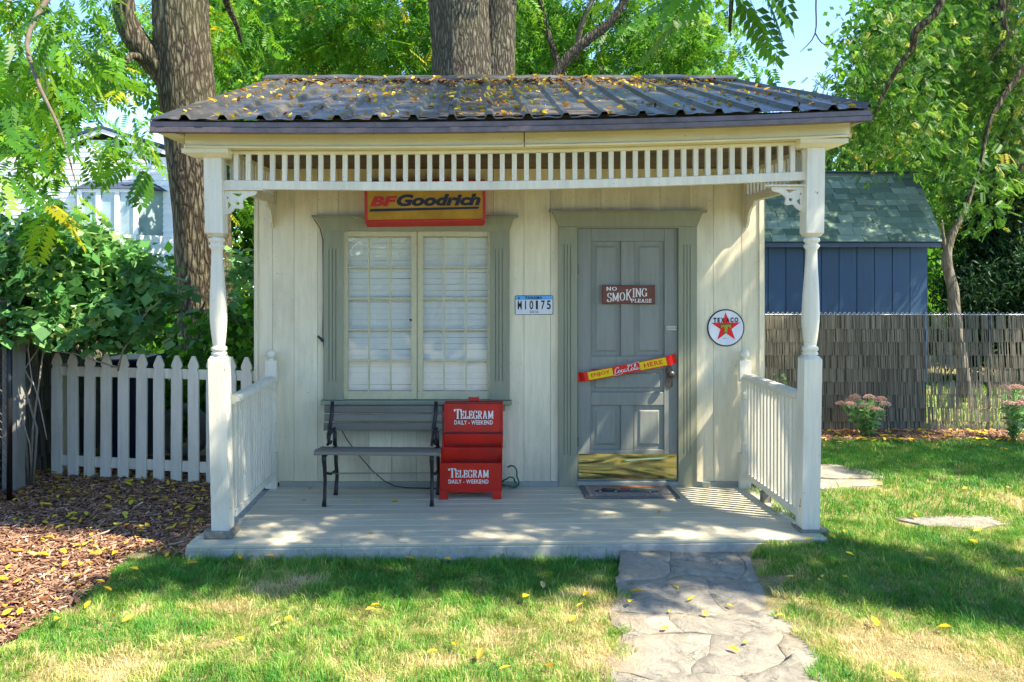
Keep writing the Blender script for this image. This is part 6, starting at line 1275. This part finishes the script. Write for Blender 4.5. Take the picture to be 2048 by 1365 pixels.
# ------------------------------------------------------------------ mulch chips, leaf litter, single leaves
def chips(n, inside, x0, x1, y0, y1, seed, lmin, lmax, z0=.013):
    g_ = np.random.default_rng(seed); x = g_.uniform(x0, x1, n); y = g_.uniform(y0, y1, n); ok = inside(x, y); x, y = x[ok], y[ok]; n = len(x)
    L = g_.uniform(lmin, lmax, n); w = L * g_.uniform(.12, .35, n); Rm = rotm(n, g_.uniform(0, 6.283, n), g_.normal(0, .28, n), g_.normal(0, .4, n)); c_ = np.array([(-1, -1, 0), (1, -.6, 0), (1, .7, 0), (-1, 1, 0), (-1, -1, -.25), (1, -.6, -.25), (1, .7, -.25), (-1, 1, -.25)], float)
    loc = c_[None] * np.stack([L / 2, w / 2, w * .8], 1)[:, None, :]; v = np.einsum('nij,nkj->nki', Rm, loc) + np.stack([x, y, z0 + g_.uniform(0, .022, n)], 1)[:, None, :]
    q = np.array([(0, 1, 2, 3), (0, 4, 5, 1), (2, 6, 7, 3)]); q = (q[None] + (np.arange(n) * 8)[:, None, None]).reshape(-1, 4); t = np.repeat(np.clip(g_.normal(.48, .24, n), 0, 1), 3)
    return v.reshape(-1, 3), q, t
inm = lambda x, y: ((x < -2.22 - .05 * np.sin(y * 4.1) + .05 * (y + 1.3) * (y + 1.3 < 0)) | ((x < -1.88) & (y > -1.28 - .25 * (x + 2.0)))) & ((x > -980 / F * (y - CY)) | (y > 0))
v, q, t = chips(30000, inm, -4.2, -1.86, -3.3, .95, 211, .018, .062); tag(link('mulch', big_mesh('mulch', v, q, t, M_mulch), (0, 0, 0)), kind='stuff')
v, q, t = chips(9000, lambda x, y: (y > 2.30 + .06 * np.sin(x * 5)), 2.4, 6.6, 2.25, 2.86, 212, .03, .07); tag(link('mulch', big_mesh('mulch', v, q, t, M_mulch), (0, 0, 0)), kind='stuff')
def leaf_shape(s_=1.0): return np.array([(-.5, 0, .0), (-.25, -.2, .05), (.1, -.26, .07), (.5, 0, .02), (.1, 0, -.02), (.1, .26, .09), (-.25, .2, .06), (-.25, 0, -.01)]) * s_, np.array([(0, 1, 7, 7), (1, 2, 4, 7), (2, 3, 4, 4), (4, 3, 5, 5), (7, 4, 5, 6), (0, 7, 6, 6)])
def litter(name, pts, size, seed, tint, mat=M_litter, tilt=.25, kind='stuff', parent=None):
    g_ = np.random.default_rng(seed); n = len(pts); tv = leaf_shape()[0]; tf = np.array([(0, 1, 2, 4), (2, 3, 4, 4), (0, 4, 5, 6), (4, 3, 5, 5)])
    tv = np.array([(-.5, 0, 0), (-.2, -.22, .06), (.15, -.2, .07), (.5, 0, .03), (.15, .2, .08), (-.2, .22, .06)]); tf = np.array([(0, 1, 2, 3), (0, 3, 4, 5)])
    Rm = rotm(n, g_.uniform(0, 6.283, n), g_.normal(0, tilt, n), g_.normal(0, tilt, n)); s_ = g_.uniform(size[0], size[1], n)
    v = np.einsum('nij,kj->nki', Rm, tv) * s_[:, None, None] + pts[:, None, :]; q = (tf[None] + (np.arange(n) * 6)[:, None, None]).reshape(-1, 4); t = np.repeat(np.clip(g_.normal(tint[0], tint[1], n), 0, 1), 2)
    return tag(link(name, big_mesh(name, v.reshape(-1, 3), q, t, mat), (0, 0, 0), parent), kind=kind)
g_ = np.random.default_rng(221)
x = g_.uniform(-4.1, -1.88, 1500); y = g_.uniform(-3.0, .9, 1500); ok = inm(x, y); x, y = x[ok], y[ok]; p_ = np.clip(.25 + .55 * vnoise(x, y, 2.2, 9) + .28 * (y > -.2), 0, 1); ok = g_.random(len(x)) < p_ ** 2; x, y = x[ok], y[ok]
litter('leaf_litter', np.stack([x, y, np.full(len(x), .045)], 1), (.03, .075), 222, (.55, .28))
x = g_.uniform(2.6, 6.5, 230); y = g_.uniform(2.2, 2.8, 230); litter('leaf_litter', np.stack([x, y, np.full(230, .05)], 1), (.04, .09), 223, (.6, .25))
x = g_.uniform(2.3, 6.5, 150); y = g_.uniform(-.8, 2.2, 150); litter('leaf_litter', np.stack([x, y, np.full(150, .05)], 1), (.03, .07), 226, (.75, .15))
# leaves and twigs lodged on the metal roof, thickest under the ridge
n = 4000; x = g_.uniform(RX0 + .05, RX1 - .05, n); tt = 1 - g_.random(n) ** 1.5 * .98; dens = .15 + 1.1 * vnoise(x * 1.3, tt * 2, 2.4, 10) ** 1.6 + .8 * (tt > .93); ok = g_.random(n) < dens * .75; x, tt = x[ok], tt[ok]; y = RY0 + (RY1 - RY0) * tt - .02
z = np.array([roofz(a, b_) for a, b_ in zip(x, y)]) + .012; ph = ((x - .06) / .2365) % 1.0; z = z + np.where((ph < .12) | (ph > .88), .026, 0)
litter('roof_leaf_litter', np.stack([x, y, z], 1), (.016, .062), 224, (.52, .30), tilt=.45)
n = 520; x = g_.uniform(RX0 + .3, RX1 - .2, n); y = RY1 - .12 - np.abs(g_.normal(0, .22, n)); z = np.array([roofz(a, b_) for a, b_ in zip(x, y)]) + .015
v, q, t = chips(n, lambda a, b_: np.ones(len(a), bool), 0, 1, 0, 1, 225, .03, .12); off = np.repeat(np.stack([x, y, z], 1), 8, 0); c0 = v.reshape(-1, 8, 3).mean(1); v = (v.reshape(-1, 8, 3) - c0[:, None] ) * [1, 1, .5] ; v = v.reshape(-1, 3) + off
tag(link('roof_twigs', big_mesh('roof_twigs', v, q, t * .8, M_mulch), (0, 0, 0)), kind='stuff')
# separate leaves one can pick out
tv, tf = leaf_shape(); lms = []
for i in range(4):
    gg = np.random.default_rng(300 + i); v_ = tv.copy(); v_[:, 1] *= gg.uniform(.7, 1.1); v_[:, 2] *= gg.uniform(.6, 2.2); m_ = MB(); m_.add([tuple(p) for p in v_], [tuple(dict.fromkeys(f)) for f in tf.tolist()]); lms.append(m_.mesh('fallen_leaf', M_fallen, smooth=False))
def drop(pts, z, lab, grp, seed, smin=.05, smax=.085):
    r_ = random.Random(seed)
    for px, py in pts:
        y = GY(py, z); x = PX(px, y); g0 = float(gh(x, y)); y = GY(py, z + g0) if z < .1 else y; x = PX(px, y); s_ = r_.uniform(smin, smax); zz = (fz(x, y) if z > .1 else z + g0); lb = lab(px, py) if callable(lab) else lab
        o = link('fallen_leaf', lms[r_.randrange(4)], (x, y, zz + .006), None, rot=(r_.uniform(-.3, .3), r_.uniform(-.3, .3), r_.uniform(0, 6.28)), scale=(s_,) * 3); tag(o, lb, 'leaf', grp)
drop([(740, 1066), (797, 1070), (1318, 1028), (790, 1003), (608, 1000), (716, 1005), (620, 978), (1552, 1034), (1532, 996), (1415, 977)], .121, 'small yellow leaf lying on the grey porch boards', 'leaves on the porch floor', 401, .035, .06)
drop([(1352, 1177), (1380, 1163), (1340, 1225), (1410, 1230), (1352, 1148), (1455, 1154), (1468, 1165), (1460, 1213), (1467, 1300), (1492, 1287), (1382, 1200), (1330, 1260), (1560, 1232)], .018, lambda px, py: 'small yellow leaf on the shaded flagstones near the porch end of the path' if py < 1195 else 'small yellow leaf on the sunlit flagstones low in the picture', 'leaves on the stone path', 402, .04, .065)
drop([(335, 1112), (384, 1128), (268, 1140), (255, 1240), (175, 1212), (480, 1115), (505, 1112), (540, 1115), (652, 1112), (685, 1105), (740, 1108), (758, 1110), (820, 1118), (1005, 1100), (575, 1240), (742, 1222), (752, 1213), (865, 1305), (910, 1290), (960, 1310), (1010, 1338), (895, 1120), (550, 1250), (480, 1280), (1052, 1195), (1085, 1172), (1145, 1240), (1160, 1212), (1275, 1185), (1262, 1205), (1098, 1335), (1172, 1190)], .035, lambda px, py: 'yellow leaf fallen in the grass along the front edge of the porch' if py < 1150 else 'yellow leaf beside the stone path on its left side' if px > 1030 else 'yellow leaf fallen on the sunny middle of the left lawn' if px > 400 else 'yellow leaf fallen on the lawn close to the mulch', 'leaves on the left lawn', 403)
drop([(1645, 1155), (1580, 1155), (1640, 1163), (1750, 1245), (1890, 1256), (1788, 1353), (1860, 1120), (1690, 1155), (2040, 1142), (1690, 1065), (1617, 1080), (1665, 1075), (1945, 1085), (1955, 1062), (1828, 1032), (2015, 976), (1930, 978), (1960, 992), (1870, 935), (1800, 925), (2000, 930), (1700, 1110)], .035, lambda px, py: 'yellow leaf on the shaded grass between the stepping stone and the reed fence' if py < 1020 else 'yellow leaf on the grass around the stepping stone' if (py < 1100 and px > 1750) else 'yellow leaf near the foot of the right porch post' if py < 1100 else 'yellow leaf on the lower lawn right of the stone path', 'leaves on the right lawn', 404)
drop([(85, 1185), (115, 1240), (200, 1165), (230, 1108), (190, 1110), (260, 1000), (310, 995), (350, 1010), (330, 1062), (365, 1050), (120, 1055), (65, 1110), (30, 1040), (140, 1030), (300, 1085), (40, 1225), (215, 1180), (75, 1165), (160, 1130), (280, 1055), (375, 1035), (250, 1030), (95, 1010), (395, 1000)], .045, lambda px, py: 'yellow leaf on the mulch close below the picket fence' if py < 1045 else 'yellow leaf on the sunlit middle of the mulch bed' if py < 1150 else 'yellow leaf on the mulch near the lawn edge', 'leaves on the mulch bed', 405)
tk = MB(); tk.tube([gp(175, 1086) + (.03,), gp(215, 1078) + (.05,), gp(240, 1062) + (.05,), gp(262, 1048) + (.04,)], [.006, .006, .005, .003], 6); tag(tk.build('fallen_twig', M_drytwig, smooth=True), 'thin grey fallen twig on the mulch bed', 'twig')
